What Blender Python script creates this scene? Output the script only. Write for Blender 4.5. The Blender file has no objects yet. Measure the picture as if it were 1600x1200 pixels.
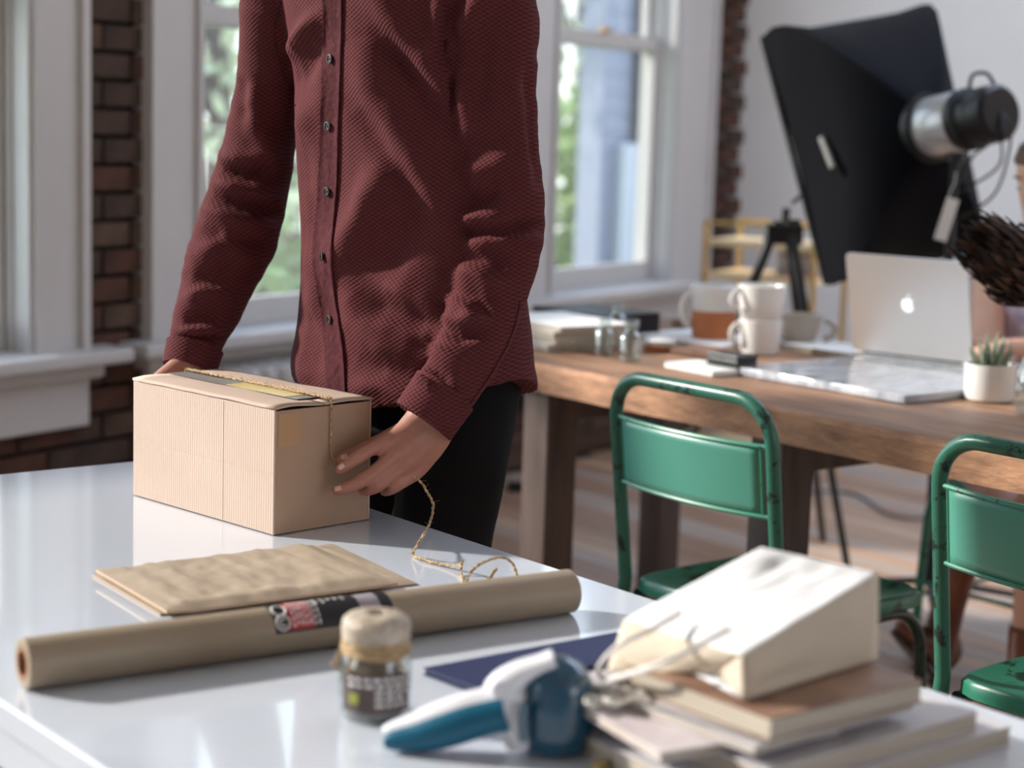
import bpy, math, random
import numpy as np
from mathutils import Vector, Matrix, noise
from mathutils.bvhtree import BVHTree
random.seed(7)
SC = bpy.context.scene
COL = SC.collection
PI = math.pi

# ------------------------------------------------------------------ camera
F = 2889.0; CH = 1.27
_p = math.radians(8.05); _r = math.radians(1.78)
FW = Vector((0, math.cos(_p), -math.sin(_p))); _u = Vector((0, math.sin(_p), math.cos(_p))); _x = Vector((1, 0, 0))
CR = _x*math.cos(_r) + _u*math.sin(_r); CU = _u*math.cos(_r) - _x*math.sin(_r)
CAM = Vector((0, 0, CH))
cd = bpy.data.cameras.new('camera'); cam = bpy.data.objects.new('camera', cd); COL.objects.link(cam)
cd.sensor_width = 36; cd.lens = F/1600*36
cam.matrix_world = Matrix(((CR.x, CU.x, -FW.x, 0), (CR.y, CU.y, -FW.y, 0), (CR.z, CU.z, -FW.z, CH), (0, 0, 0, 1)))
cd.clip_start = .05; cd.clip_end = 200
cd.dof.use_dof = True; cd.dof.focus_distance = 2.5; cd.dof.aperture_fstop = 3.2
SC.camera = cam
SC.view_settings.view_transform = 'Standard'; SC.view_settings.look = 'None'
SC.view_settings.gamma = 1; SC.view_settings.use_curve_mapping = False
SC.view_settings.exposure = -0.16

# ------------------------------------------------------------------ sky, sun, daylight at the windows, added fill lamps
wd = bpy.data.worlds.new('sky'); SC.world = wd; wd.use_nodes = True
nt = wd.node_tree; nt.nodes.clear()
wo = nt.nodes.new('ShaderNodeOutputWorld'); bg = nt.nodes.new('ShaderNodeBackground')
tc = nt.nodes.new('ShaderNodeTexCoord'); sx = nt.nodes.new('ShaderNodeSeparateXYZ'); rp = nt.nodes.new('ShaderNodeValToRGB')
nt.links.new(tc.outputs['Generated'], sx.inputs[0]); nt.links.new(sx.outputs['Z'], rp.inputs[0])
rp.color_ramp.elements[0].position = 0.0; rp.color_ramp.elements[0].color = (.92, .95, .97, 1)
rp.color_ramp.elements[1].position = .7; rp.color_ramp.elements[1].color = (.42, .60, .95, 1)
nt.links.new(rp.outputs[0], bg.inputs[0]); bg.inputs[1].default_value = 3.6
nt.links.new(bg.outputs[0], wo.inputs[0])
SUN_EL = 26
sd = bpy.data.lights.new('sun', 'SUN'); sun = bpy.data.objects.new('sun', sd); COL.objects.link(sun)
_a = math.radians(-14); _e = math.radians(SUN_EL)
_t = Vector((math.cos(_a)*math.cos(_e), math.sin(_a)*math.cos(_e), -math.sin(_e)))
sun.rotation_euler = _t.to_track_quat('-Z', 'Y').to_euler(); sun.location = (-8, 6, 6)
sd.energy = 9.5; sd.angle = math.radians(3.0); sd.color = (1, .91, .84)
W1 = Vector((.545, .8384, 0)); WN = Vector((.8384, -.545, 0)); WC = Vector((.952, 8.233, 0))
def W(s, n, z): return WC + W1*s + WN*n + Vector((0, 0, z))
def area(loc, d, w, h, e, col):
    l = bpy.data.lights.new('daylight', 'AREA'); o = bpy.data.objects.new('daylight', l); COL.objects.link(o)
    l.shape = 'RECTANGLE'; l.size = w; l.size_y = h; l.energy = e; l.color = col
    o.location = loc; o.rotation_euler = Vector(d).to_track_quat('-Z', 'Y').to_euler()
    return o
area(W(-6.42, -.6, 1.75), WN, 1.9, 2.1, 20, (.80, .90, 1))
area(W(-4.75, -.6, 1.75), WN, .7, 2.1, 14, (.80, .90, 1))
area(W(-9.6, -.6, 1.75), WN, 2.4, 2.1, 18, (.80, .90, 1))
area(W(-6.2, 8.2+.35, 1.75), -WN, 2.3, 2.0, 14, (.92, .96, 1))  # fill lamp outside the added right-wall window

area(W(-1.85, 3.2, 3.75), (0, 0, -1), 2.1, 3.9, 50, (1, .97, .92))   # fill lamp above an added skylight, brightens the far end

# ------------------------------------------------------------------ helpers
def ray(x, y): return FW*F + CR*(x-800) - CU*(y-600)
def H(x, y, z):
    d = ray(x, y); return CAM + d*((z-CH)/d.z)
def D(x, y, dep):
    d = ray(x, y); return CAM + d*(dep/d.y)
def PR(P):
    v = Vector(P)-CAM; k = F/v.dot(FW); return 800+k*v.dot(CR), 600-k*v.dot(CU)
TH = math.radians(38.5); E1 = Vector((math.cos(TH), math.sin(TH), 0)); E2 = Vector((-math.sin(TH), math.cos(TH), 0))
def T(x, y, z=0): return E1*x + E2*y + Vector((0, 0, z))

class MB:
    def __init__(s): s.v = []; s.f = []
    def add(s, vs, fs):
        b = len(s.v); s.v += [tuple(v) for v in vs]; s.f += [tuple(i+b for i in f) for f in fs]; return s
    def hexa(s, p):   # 8 corners: bottom 0-3 ccw, top 4-7
        return s.add(p, [(3, 2, 1, 0), (4, 5, 6, 7), (0, 1, 5, 4), (1, 2, 6, 5), (2, 3, 7, 6), (3, 0, 4, 7)])
    def box(s, x0, x1, y0, y1, z0, z1, M=None):
        p = [Vector(q) for q in ((x0, y0, z0), (x1, y0, z0), (x1, y1, z0), (x0, y1, z0), (x0, y0, z1), (x1, y0, z1), (x1, y1, z1), (x0, y1, z1))]
        if M is not None: p = [M @ q for q in p]
        return s.hexa(p)
    def tube(s, pts, r, n=10, closed=False, caps=True, flat=1.0, up=None, round_ends=False):
        pts = [Vector(p) for p in pts]; m = len(pts)
        rs = list(r) if hasattr(r, '__len__') else [r]*m
        if round_ends and not closed:
            P = []; R = []
            d = (pts[0]-pts[1]).normalized()
            for a in (85, 60, 35, 15): P.append(pts[0]+d*rs[0]*math.sin(math.radians(a))); R.append(rs[0]*math.cos(math.radians(a)))
            P += pts; R += rs
            d = (pts[-1]-pts[-2]).normalized()
            for a in (15, 35, 60, 85): P.append(pts[-1]+d*rs[-1]*math.sin(math.radians(a))); R.append(rs[-1]*math.cos(math.radians(a)))
            pts = P; rs = R; m = len(pts)
        tan = []
        for i in range(m):
            a = pts[(i-1) % m] if (closed or i > 0) else pts[i]; b = pts[(i+1) % m] if (closed or i < m-1) else pts[i]
            t = (b-a)
            tan.append(t.normalized() if t.length > 1e-9 else Vector((0, 0, 1)))
        ref = Vector(up) if up else (Vector((0, 0, 1)) if abs(tan[0].z) < .9 else Vector((1, 0, 0)))
        u = (ref - tan[0]*ref.dot(tan[0])).normalized()
        vs = []
        for i in range(m):
            u = (u - tan[i]*u.dot(tan[i]))
            if u.length < 1e-6: u = tan[i].orthogonal()
            u.normalize(); w = tan[i].cross(u)
            for k in range(n):
                a = 2*PI*k/n; vs.append(pts[i] + u*math.cos(a)*rs[i]*flat + w*math.sin(a)*rs[i])
        fs = []
        for i in range(m if closed else m-1):
            j = (i+1) % m
            for k in range(n):
                l = (k+1) % n; fs.append((i*n+k, i*n+l, j*n+l, j*n+k))
        if caps and not closed: fs += [tuple(range(n-1, -1, -1)), tuple((m-1)*n+k for k in range(n))]
        return s.add(vs, fs)
    def lathe(s, prof, n=24, c=(0, 0, 0), M=None):
        vs = []; fs = []; c = Vector(c)
        for (r, z) in prof:
            for k in range(n):
                a = 2*PI*k/n; q = Vector((r*math.cos(a), r*math.sin(a), z))
                vs.append((M @ q if M is not None else q) + c)
        for i in range(len(prof)-1):
            for k in range(n):
                l = (k+1) % n; fs.append((i*n+k, i*n+l, (i+1)*n+l, (i+1)*n+k))
        if prof[0][0] > 1e-5: fs.append(tuple(range(n-1, -1, -1)))
        if prof[-1][0] > 1e-5: fs.append(tuple((len(prof)-1)*n+k for k in range(n)))
        return s.add(vs, fs)
    def rings(s, rings, caps=True):
        n = len(rings[0]); vs = [v for r in rings for v in r]; fs = []
        for i in range(len(rings)-1):
            for k in range(n):
                l = (k+1) % n; fs.append((i*n+k, i*n+l, (i+1)*n+l, (i+1)*n+k))
        if caps: fs += [tuple(range(n-1, -1, -1)), tuple((len(rings)-1)*n+k for k in range(n))]
        return s.add(vs, fs)
    def ball(s, c, rx, ry=None, rz=None, n=16, m=10, M=None):
        ry = ry or rx; rz = rz or rx; R = []
        for i in range(m+1):
            a = -PI/2+PI*i/m; a = max(-PI/2+.04, min(PI/2-.04, a)); ring = []
            for k in range(n):
                b = 2*PI*k/n; q = Vector((rx*math.cos(a)*math.cos(b), ry*math.cos(a)*math.sin(b), rz*math.sin(a)))
                ring.append((M @ q if M is not None else q)+Vector(c))
            R.append(ring)
        return s.rings(R)
    def grid(s, fn, nu, nv):
        vs = [fn(i/nu, j/nv) for i in range(nu+1) for j in range(nv+1)]
        return s.add(vs, [(i*(nv+1)+j, (i+1)*(nv+1)+j, (i+1)*(nv+1)+j+1, i*(nv+1)+j+1) for i in range(nu) for j in range(nv)])
    def prism(s, poly, z0, z1, M=None):
        n = len(poly); a = [Vector((x, y, z0)) for x, y in poly]+[Vector((x, y, z1)) for x, y in poly]
        if M is not None: a = [M @ q for q in a]
        return s.add(a, [tuple(range(n-1, -1, -1)), tuple(range(n, 2*n))]+[(k, (k+1) % n, n+(k+1) % n, n+k) for k in range(n)])
    def mesh(s, name, smooth=True):
        m = bpy.data.meshes.new(name); m.from_pydata(s.v, [], s.f); m.validate(); m.update()
        if smooth: m.polygons.foreach_set('use_smooth', [True]*len(m.polygons))
        return m
    def build(s, name, mat, parent=None, smooth=True, bevel=0, solid=0, sub=0, keep=False, ang=40):
        return link(name, s.mesh(name, smooth), mat, parent, bevel, solid, sub, keep, ang if smooth else 0)

def rootm(o): return Matrix.LocRotScale(o.location, o.rotation_euler, None)
def link(name, me, mat, parent=None, bevel=0, solid=0, sub=0, keep=False, ang=40):
    o = bpy.data.objects.new(name, me); COL.objects.link(o)
    if mat: me.materials.append(mat)
    if ang:
        try: me.set_sharp_from_angle(angle=math.radians(ang))
        except Exception: pass
    if solid:
        md = o.modifiers.new('solid', 'SOLIDIFY'); md.thickness = solid; md.offset = 0
    if bevel:
        md = o.modifiers.new('bevel', 'BEVEL'); md.width = bevel; md.segments = 2; md.limit_method = 'ANGLE'
    if sub:
        md = o.modifiers.new('sub', 'SUBSURF'); md.levels = sub; md.render_levels = sub
    if parent is not None:
        o.parent = parent
        if keep:
            top = parent
            M = rootm(top)
            while top.parent is not None: top = top.parent; M = rootm(top) @ M if top.type == 'EMPTY' else M
            o.matrix_parent_inverse = M.inverted()
    return o
def tag(o, label=None, cat=None, group=None, kind=None):
    if label: o['label'] = label
    if cat: o['category'] = cat
    if group: o['group'] = group
    if kind: o['kind'] = kind
    return o
def thing(name, label=None, cat=None, loc=(0, 0, 0), rz=0, group=None, kind=None):
    o = bpy.data.objects.new(name, None); COL.objects.link(o); o.empty_display_size = .05
    o.location = loc; o.rotation_euler = (0, 0, rz); return tag(o, label, cat, group, kind)
def copy_tree(o, parent=None):
    c = o.copy(); COL.objects.link(c)
    if parent is not None: c.parent = parent
    for ch in list(o.children): copy_tree(ch, c)
    return c

def remesh(mb, voxel, smooth=3, name='tmp'):
    me = mb.mesh(name); o = bpy.data.objects.new(name, me); COL.objects.link(o)
    m = o.modifiers.new('r', 'REMESH'); m.mode = 'VOXEL'; m.voxel_size = voxel
    if smooth:
        m = o.modifiers.new('s', 'SMOOTH'); m.iterations = smooth; m.factor = .5
    dg = bpy.context.evaluated_depsgraph_get(); dg.update()
    out = bpy.data.meshes.new_from_object(o.evaluated_get(dg))
    bpy.data.objects.remove(o); out.name = name
    out.polygons.foreach_set('use_smooth', [True]*len(out.polygons))
    return out

# ------------------------------------------------------------------ materials
def lin(c): return tuple((x/12.92 if x <= .04045 else ((x+.055)/1.055)**2.4) for x in [v/255 for v in c])+(1,)
def mat(name, rgb, rough=.5, metal=0, var=0, vscale=6, stretch=(1, 1, 1), bump=0, bscale=60, rgb2=None, coat=0, trans=0, sheen=0, emit=0, spec=.5, alpha=1, ior=1.45, sss=0, contrast=.5):
    m = bpy.data.materials.new(name); m.use_nodes = True; n = m.node_tree; b = n.nodes['Principled BSDF']
    c = lin(rgb); b.inputs['Base Color'].default_value = c; b.inputs['Roughness'].default_value = rough
    b.inputs['Metallic'].default_value = metal; b.inputs['Specular IOR Level'].default_value = spec; b.inputs['IOR'].default_value = ior
    b.inputs['Coat Weight'].default_value = coat; b.inputs['Coat Roughness'].default_value = .05
    b.inputs['Transmission Weight'].default_value = trans; b.inputs['Sheen Weight'].default_value = sheen
    b.inputs['Sheen Roughness'].default_value = .5
    if sss: b.inputs['Subsurface Weight'].default_value = sss; b.inputs['Subsurface Radius'].default_value = (.01, .004, .002); b.inputs['Subsurface Scale'].default_value = 1
    if emit: b.inputs['Emission Color'].default_value = c; b.inputs['Emission Strength'].default_value = emit
    tc = n.nodes.new('ShaderNodeTexCoord'); mp = n.nodes.new('ShaderNodeMapping'); mp.inputs['Scale'].default_value = stretch
    n.links.new(tc.outputs['Object'], mp.inputs[0])
    if var or rgb2:
        nz = n.nodes.new('ShaderNodeTexNoise'); nz.inputs['Scale'].default_value = vscale; nz.inputs['Detail'].default_value = 6; nz.inputs['Roughness'].default_value = .62
        n.links.new(mp.outputs[0], nz.inputs['Vector'])
        cr = n.nodes.new('ShaderNodeValToRGB'); w = .28*(1-contrast)+.02
        cr.color_ramp.elements[0].position = .5-w; cr.color_ramp.elements[1].position = .5+w
        c2 = lin(rgb2) if rgb2 else tuple(x*(1-var) for x in c[:3])+(1,)
        cr.color_ramp.elements[0].color = c2; cr.color_ramp.elements[1].color = c
        n.links.new(nz.outputs['Fac'], cr.inputs[0]); n.links.new(cr.outputs[0], b.inputs['Base Color'])
    if bump:
        nb = n.nodes.new('ShaderNodeTexNoise'); nb.inputs['Scale'].default_value = bscale; nb.inputs['Detail'].default_value = 4
        n.links.new(mp.outputs[0], nb.inputs['Vector'])
        bp = n.nodes.new('ShaderNodeBump'); bp.inputs['Strength'].default_value = bump; bp.inputs['Distance'].default_value = .004
        n.links.new(nb.outputs['Fac'], bp.inputs['Height']); n.links.new(bp.outputs[0], b.inputs['Normal'])
    return m
def glassmat(name, tint=(1, 1, 1, 1), refl=.1, rough=.02):
    m = bpy.data.materials.new(name); m.use_nodes = True; n = m.node_tree; n.nodes.clear()
    o = n.nodes.new('ShaderNodeOutputMaterial'); mx = n.nodes.new('ShaderNodeMixShader'); t = n.nodes.new('ShaderNodeBsdfTransparent'); g = n.nodes.new('ShaderNodeBsdfGlossy')
    t.inputs[0].default_value = tint; g.inputs['Roughness'].default_value = rough
    lw = n.nodes.new('ShaderNodeLayerWeight'); lw.inputs[0].default_value = .25
    ma = n.nodes.new('ShaderNodeMath'); ma.operation = 'MULTIPLY_ADD'; ma.inputs[1].default_value = .6; ma.inputs[2].default_value = refl
    n.links.new(lw.outputs['Facing'], ma.inputs[0]); n.links.new(ma.outputs[0], mx.inputs[0])
    n.links.new(t.outputs[0], mx.inputs[1]); n.links.new(g.outputs[0], mx.inputs[2]); n.links.new(mx.outputs[0], o.inputs[0])
    return m
def wave_bump(m, kind, scale, strength, dist=.001, axis=None):
    n = m.node_tree; b = n.nodes['Principled BSDF']; tc = n.nodes.new('ShaderNodeTexCoord')
    w = n.nodes.new('ShaderNodeTexWave'); w.inputs['Scale'].default_value = scale; w.bands_direction = axis or 'X'; w.inputs['Distortion'].default_value = .4
    n.links.new(tc.outputs['Object'], w.inputs['Vector'])
    bp = n.nodes.new('ShaderNodeBump'); bp.inputs['Strength'].default_value = strength; bp.inputs['Distance'].default_value = dist
    n.links.new(w.outputs['Fac'], bp.inputs['Height']); n.links.new(bp.outputs[0], b.inputs['Normal'])

M_trim = mat('white_trim_paint', (196, 192, 190), .45, var=.05, vscale=3)
M_wall = mat('white_wall_paint', (244, 241, 238), .8, var=.04, vscale=2)
M_brick = mat('brick_red', (86, 54, 42), .9, rgb2=(50, 36, 30), vscale=9, bump=.6, bscale=40)
M_brick2 = mat('brick_brown', (74, 56, 46), .9, rgb2=(50, 40, 34), vscale=9, bump=.6, bscale=40)
M_brick3 = mat('brick_buff', (92, 70, 56), .9, rgb2=(58, 44, 36), vscale=9, bump=.6, bscale=40)
M_mortar = mat('mortar', (62, 54, 48), .95, var=.3, bump=.4)
M_plank = [mat('floor_board_%s' % k, a, .38, rgb2=b, vscale=5, stretch=(9, .6, 1), bump=.15, bscale=30) for k, a, b in (
    ('brown', (190, 156, 130), (160, 126, 102)), ('tan', (208, 178, 150), (178, 146, 120)), ('grey', (184, 168, 156), (158, 138, 124)), ('dark', (172, 138, 114), (142, 110, 90)))]
M_under = mat('subfloor', (60, 46, 38), .9)
M_table = mat('white_lacquer', (204, 211, 223), .10, coat=.6, spec=.6)
M_leg = mat('white_steel', (200, 200, 200), .35)
M_wood = mat('worn_table_wood', (176, 132, 98), .5, rgb2=(116, 84, 62), vscale=4, stretch=(7, .8, 7), bump=.35, bscale=26)
M_woodedge = mat('raw_table_edge', (188, 140, 106), .7, rgb2=(132, 96, 72), vscale=7, stretch=(2, 1.6, 7), bump=.6, bscale=40)
M_wleg = mat('trestle_wood', (96, 80, 74), .55, rgb2=(66, 52, 46), vscale=4, stretch=(6, 6, .7))
M_card = mat('kraft_cardboard', (194, 170, 154), .75, var=.10, vscale=5, bump=.12, bscale=180)
M_cardedge = mat('cardboard_edge', (120, 88, 62), .85)
M_kraft = mat('kraft_paper', (168, 150, 130), .75, var=.10, vscale=7, bump=.3, bscale=45)
M_kraftroll = mat('kraft_roll_paper', (154, 137, 117), .42, var=.08, vscale=3)
M_twine = mat('jute_twine', (204, 178, 140), .85, rgb2=(150, 120, 84), vscale=160, bump=.8, bscale=220)
M_shirt = mat('maroon_cotton', (82, 36, 40), .9, spec=.12)
M_placket = mat('maroon_placket', (84, 40, 45), .9, rgb2=(62, 29, 33), vscale=90, bump=.6, bscale=120, spec=.12)
M_pants = mat('black_trousers', (12, 12, 15), .85, spec=.2)
M_skin = mat('skin', (172, 124, 106), .5, rgb2=(158, 100, 86), vscale=14, sss=.12, bump=.12, bscale=160, contrast=.1)
M_skin2 = mat('skin_fair', (222, 178, 152), .5, rgb2=(206, 156, 132), vscale=10, sss=.12, contrast=.1)
M_nail = mat('nail', (222, 176, 158), .3)
M_button = mat('button_grey', (58, 50, 48), .35)
M_buttonhole = mat('button_dark', (20, 16, 16), .5)
M_green = mat('green_enamel', (72, 150, 122), .38, rgb2=(58, 132, 106), vscale=5, bump=.08, bscale=50, contrast=.1)
def enamel(name, base, worn, pos, vs=16):
    m = mat(name, base, .33, spec=.5); n = m.node_tree; b = n.nodes['Principled BSDF']
    tc = n.nodes.new('ShaderNodeTexCoord'); nz = n.nodes.new('ShaderNodeTexNoise'); nz.inputs['Scale'].default_value = vs; nz.inputs['Detail'].default_value = 8; nz.inputs['Roughness'].default_value = .7
    cr = n.nodes.new('ShaderNodeValToRGB'); cr.color_ramp.elements[0].position = pos; cr.color_ramp.elements[0].color = lin(base)
    cr.color_ramp.elements[1].position = pos+.035; cr.color_ramp.elements[1].color = lin(worn)
    n.links.new(tc.outputs['Object'], nz.inputs['Vector']); n.links.new(nz.outputs['Fac'], cr.inputs[0]); n.links.new(cr.outputs[0], b.inputs['Base Color'])
    return m
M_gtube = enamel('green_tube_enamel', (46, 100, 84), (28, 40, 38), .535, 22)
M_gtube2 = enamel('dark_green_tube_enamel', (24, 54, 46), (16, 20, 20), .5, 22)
M_gpanel = enamel('green_panel_enamel', (80, 144, 128), (140, 124, 100), .66, 26)
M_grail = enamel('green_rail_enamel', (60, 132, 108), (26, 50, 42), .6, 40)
M_navy = mat('navy_cover', (38, 46, 84), .6, var=.1, vscale=20)
M_white = mat('white_plastic', (226, 226, 234), .25, coat=.3)
M_teal = mat('teal_rubber', (0, 88, 116), .38)
M_tealglass = mat('teal_translucent_plastic', (0, 84, 118), .06, trans=.35, coat=1, ior=1.4)
M_glass = glassmat('clear_glass', (.93, .96, .95, 1), .06)
M_pane = glassmat('window_glass', (.96, .98, .97, 1), .03)
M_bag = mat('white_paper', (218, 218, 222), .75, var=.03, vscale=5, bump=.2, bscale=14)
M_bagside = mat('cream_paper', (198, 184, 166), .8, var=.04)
M_black = mat('black_fabric', (6, 7, 15), .85, var=.3, vscale=5, spec=.12)
M_black2 = mat('black_plastic', (14, 14, 16), .4)
M_silver = mat('brushed_aluminium', (196, 196, 196), .32, metal=.55, spec=.6)
M_lid = mat('laptop_aluminium', (205, 202, 200), .38, metal=.85)
M_logo = mat('pale_emblem', (245, 248, 250), .3, emit=.5)
M_marble = mat('grey_marble', (206, 208, 214), .12, rgb2=(142, 148, 160), vscale=9, coat=.4, stretch=(1, 3, 1))
M_pot = mat('white_ceramic', (225, 222, 218), .25, coat=.4)
M_potd = mat('grey_ceramic', (172, 160, 146), .3, coat=.4)
M_terra = mat('terracotta_clay', (186, 112, 70), .7, var=.15)
M_soil = mat('soil', (60, 46, 36), .95, bump=1)
M_leaf = mat('succulent_green', (84, 100, 76), .5, rgb2=(150, 158, 138), vscale=90, stretch=(1, 1, 4))
M_dried = mat('dried_petal', (58, 42, 36), .8, rgb2=(30, 22, 20), vscale=30)
M_dtip = mat('dried_petal_tan', (104, 78, 64), .8, rgb2=(60, 44, 36), vscale=30)
M_paper = mat('office_paper', (236, 234, 230), .8)
M_pages = mat('page_edges', (190, 180, 166), .85, rgb2=(158, 146, 132), vscale=8, stretch=(1, 1, 60))
M_cover = mat('brown_cover', (160, 128, 108), .5, rgb2=(116, 84, 68), vscale=9)
M_cover2 = mat('pale_cover', (222, 216, 222), .35, rgb2=(188, 174, 178), vscale=14)
M_cover3 = mat('white_cover', (206, 202, 204), .4, rgb2=(180, 176, 182), vscale=12)
M_brass = mat('brass', (206, 168, 104), .3, metal=.6)
M_gold = mat('gold_tape', (222, 196, 128), .35, metal=.3)
M_greytape = mat('grey_tape', (132, 130, 128), .3)
M_red = mat('red_label', (176, 40, 54), .5)
M_lblack = mat('black_label', (24, 20, 24), .5)
M_lwhite = mat('white_print', (220, 214, 212), .6)
M_jarlabel = mat('dark_jar_label', (96, 84, 82), .6, var=.2, vscale=30)
M_yellow = mat('yellow_green_print', (150, 156, 70), .6)
M_boot = mat('brown_leather', (126, 76, 54), .4, rgb2=(78, 44, 34), vscale=9)
M_sole = mat('dark_sole', (40, 28, 26), .6)
M_hairb = mat('brown_hair', (104, 72, 50), .55, rgb2=(62, 42, 30), vscale=6, stretch=(30, 30, 2))
M_hairm = mat('dark_hair', (60, 44, 34), .6, rgb2=(34, 24, 20), vscale=6, stretch=(30, 30, 2))
M_floral = mat('floral_blouse', (222, 214, 226), .8, rgb2=(176, 160, 186), vscale=34)
M_skirt = mat('pale_skirt', (206, 206, 218), .85, rgb2=(176, 174, 196), vscale=30)
M_cable = mat('grey_cable', (112, 110, 112), .5)
M_pencil = mat('pencil_metal', (190, 170, 120), .3, metal=.7)
M_blueboard = mat('pale_blue_board', (170, 190, 204), .7)
M_bark = mat('bark', (74, 60, 48), .9, var=.4)
M_fol = [mat('foliage_%s' % k, c, .7, var=.25, vscale=2) for k, c in (('bright', (178, 200, 120)), ('mid', (118, 156, 92)), ('pale', (206, 214, 178)))]
M_grass = mat('lawn', (104, 138, 76), .95, var=.3, vscale=3)
M_siding = mat('pale_blue_siding', (138, 145, 166), .8)
M_dark = mat('dark_post', (34, 36, 48), .7)
M_eye = mat('eye_white', (230, 226, 222), .2); M_iris = mat('iris', (70, 84, 92), .3)
def waffle(m, k, kz, strength):
    n = m.node_tree; b = n.nodes['Principled BSDF']; tc = n.nodes.new('ShaderNodeTexCoord'); sp = n.nodes.new('ShaderNodeSeparateXYZ'); n.links.new(tc.outputs['Object'], sp.inputs[0])
    def math_(op, a, c=None):
        q = n.nodes.new('ShaderNodeMath'); q.operation = op
        for i, v in ((0, a), (1, c)):
            if v is None: continue
            if isinstance(v, (int, float)): q.inputs[i].default_value = v
            else: n.links.new(v, q.inputs[i])
        return q.outputs[0]
    u = math_('ADD', math_('MULTIPLY', sp.outputs[0], k), math_('MULTIPLY', sp.outputs[1], -k*.35))
    z = math_('MULTIPLY', sp.outputs[2], kz)
    h = math_('MULTIPLY', math_('SINE', u), math_('SINE', z))
    bp = n.nodes.new('ShaderNodeBump'); bp.inputs['Strength'].default_value = strength; bp.inputs['Distance'].default_value = .0016
    n.links.new(h, bp.inputs['Height']); n.links.new(bp.outputs[0], b.inputs['Normal'])
    cr = n.nodes.new('ShaderNodeValToRGB'); cr.color_ramp.elements[0].color = lin((74, 35, 38)); cr.color_ramp.elements[1].color = lin((95, 48, 50))
    cr.color_ramp.elements[0].position = .25; cr.color_ramp.elements[1].position = .75
    n.links.new(math_('ADD', math_('MULTIPLY', h, .5), .5), cr.inputs[0]); n.links.new(cr.outputs[0], b.inputs['Base Color'])
waffle(M_shirt, 660, 1020, .36)
wave_bump(M_card, 'b', 62, .2, .0012, 'Y')
# ------------------------------------------------------------------ room shell
def quadbox(mb, s0, s1, n0, n1, z0, z1):
    mb.hexa([W(s0, n1, z0), W(s1, n1, z0), W(s1, n0, z0), W(s0, n0, z0), W(s0, n1, z1), W(s1, n1, z1), W(s1, n0, z1), W(s0, n0, z1)])
CEIL = 3.3; SB = -11.5; ND = 8.2
SILL = .635; TOP = 2.85
wins = [('window_1', -10.9, -8.3), ('window_2', -7.35, -5.35), ('window_3', -4.99, -4.129), ('window_4', -3.481, -2.64), ('window_5', -1.583, -.691)]
wall = MB(); s = SB-.3
for nm, a, b in wins:
    quadbox(wall, s, a, -.10, -.035, 0, CEIL); quadbox(wall, a, b, -.10, -.035, 0, SILL-.02); quadbox(wall, a, b, -.10, -.035, TOP, CEIL); s = b
quadbox(wall, s, .3, -.10, -.035, 0, CEIL)
wall_l = tag(wall.build('wall_left', M_mortar, smooth=False), kind='structure')
bms = []
def brickmesh(w, mt):
    mb = MB(); mb.box(-w/2, w/2, -.0375, 0, -.031, .031); me = mb.mesh('brick', False); me.materials.append(mt); return me
BR = {(w, k): brickmesh(w, m) for w in (.20, .095) for k, m in enumerate((M_brick, M_brick2, M_brick3))}
wrot = math.atan2(W1.y, W1.x)
cnt = 0
def brick_area(s0, s1, z0, z1):
    global cnt
    row = int(z0/.075)
    while row*.075+.037 < z1:
        z = row*.075+.037; s = s0 - (.105 if row % 2 else 0)
        if z > z0:
            while s < s1:
                a = max(s, s0); b = min(s+.20, s1); w = b-a
                if w > .03:
                    o = bpy.data.objects.new('brick', BR[(.20, random.choice((0, 0, 1, 1, 2)))]); COL.objects.link(o); o.parent = wall_l
                    o.location = W((a+b)/2, random.uniform(-.003, .003), z); o.rotation_euler = (0, 0, wrot); o.scale = (w/.20, 1, 1); cnt += 1
                s += .212
        row += 1
brick_area(-3.95, -3.69, .08, 2.95)
brick_area(-.345, 0, .08, 2.95)
brick_area(-5.1, -3.95, .10, .44)
brick_area(-3.69, -2.4, .10, .44)
brick_area(-2.4, -.345, .10, .27)
mid = MB()
for r_ in range(38):
    z = .1+r_*.075; s = -2.4-(.105 if r_ % 2 else 0)
    while s < -1.75:
        quadbox(mid, max(s, -2.4), min(s+.2, -1.75), -.036, random.uniform(-.003, .003), z-.031, z+.031); s += .212
for r_ in range(38):
    z = .1+r_*.075
    for sa, sb in ((-8.1, -7.6), (-11.5, -11.1)):
        s = sa-(.105 if r_ % 2 else 0)
        while s < sb:
            quadbox(mid, max(s, sa), min(s+.2, sb), -.036, random.uniform(-.003, .003), z-.031, z+.031); s += .212
tag(mid.build('brickwork', M_brick2, wall_l, smooth=False), kind='stuff')
tag((lambda m: (quadbox(m, SB, 0, -.03, .02, 0, .10), m)[1])(MB()).build('baseboard_left', mat('dark_baseboard', (82, 58, 46), .6), smooth=False), kind='structure')

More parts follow.
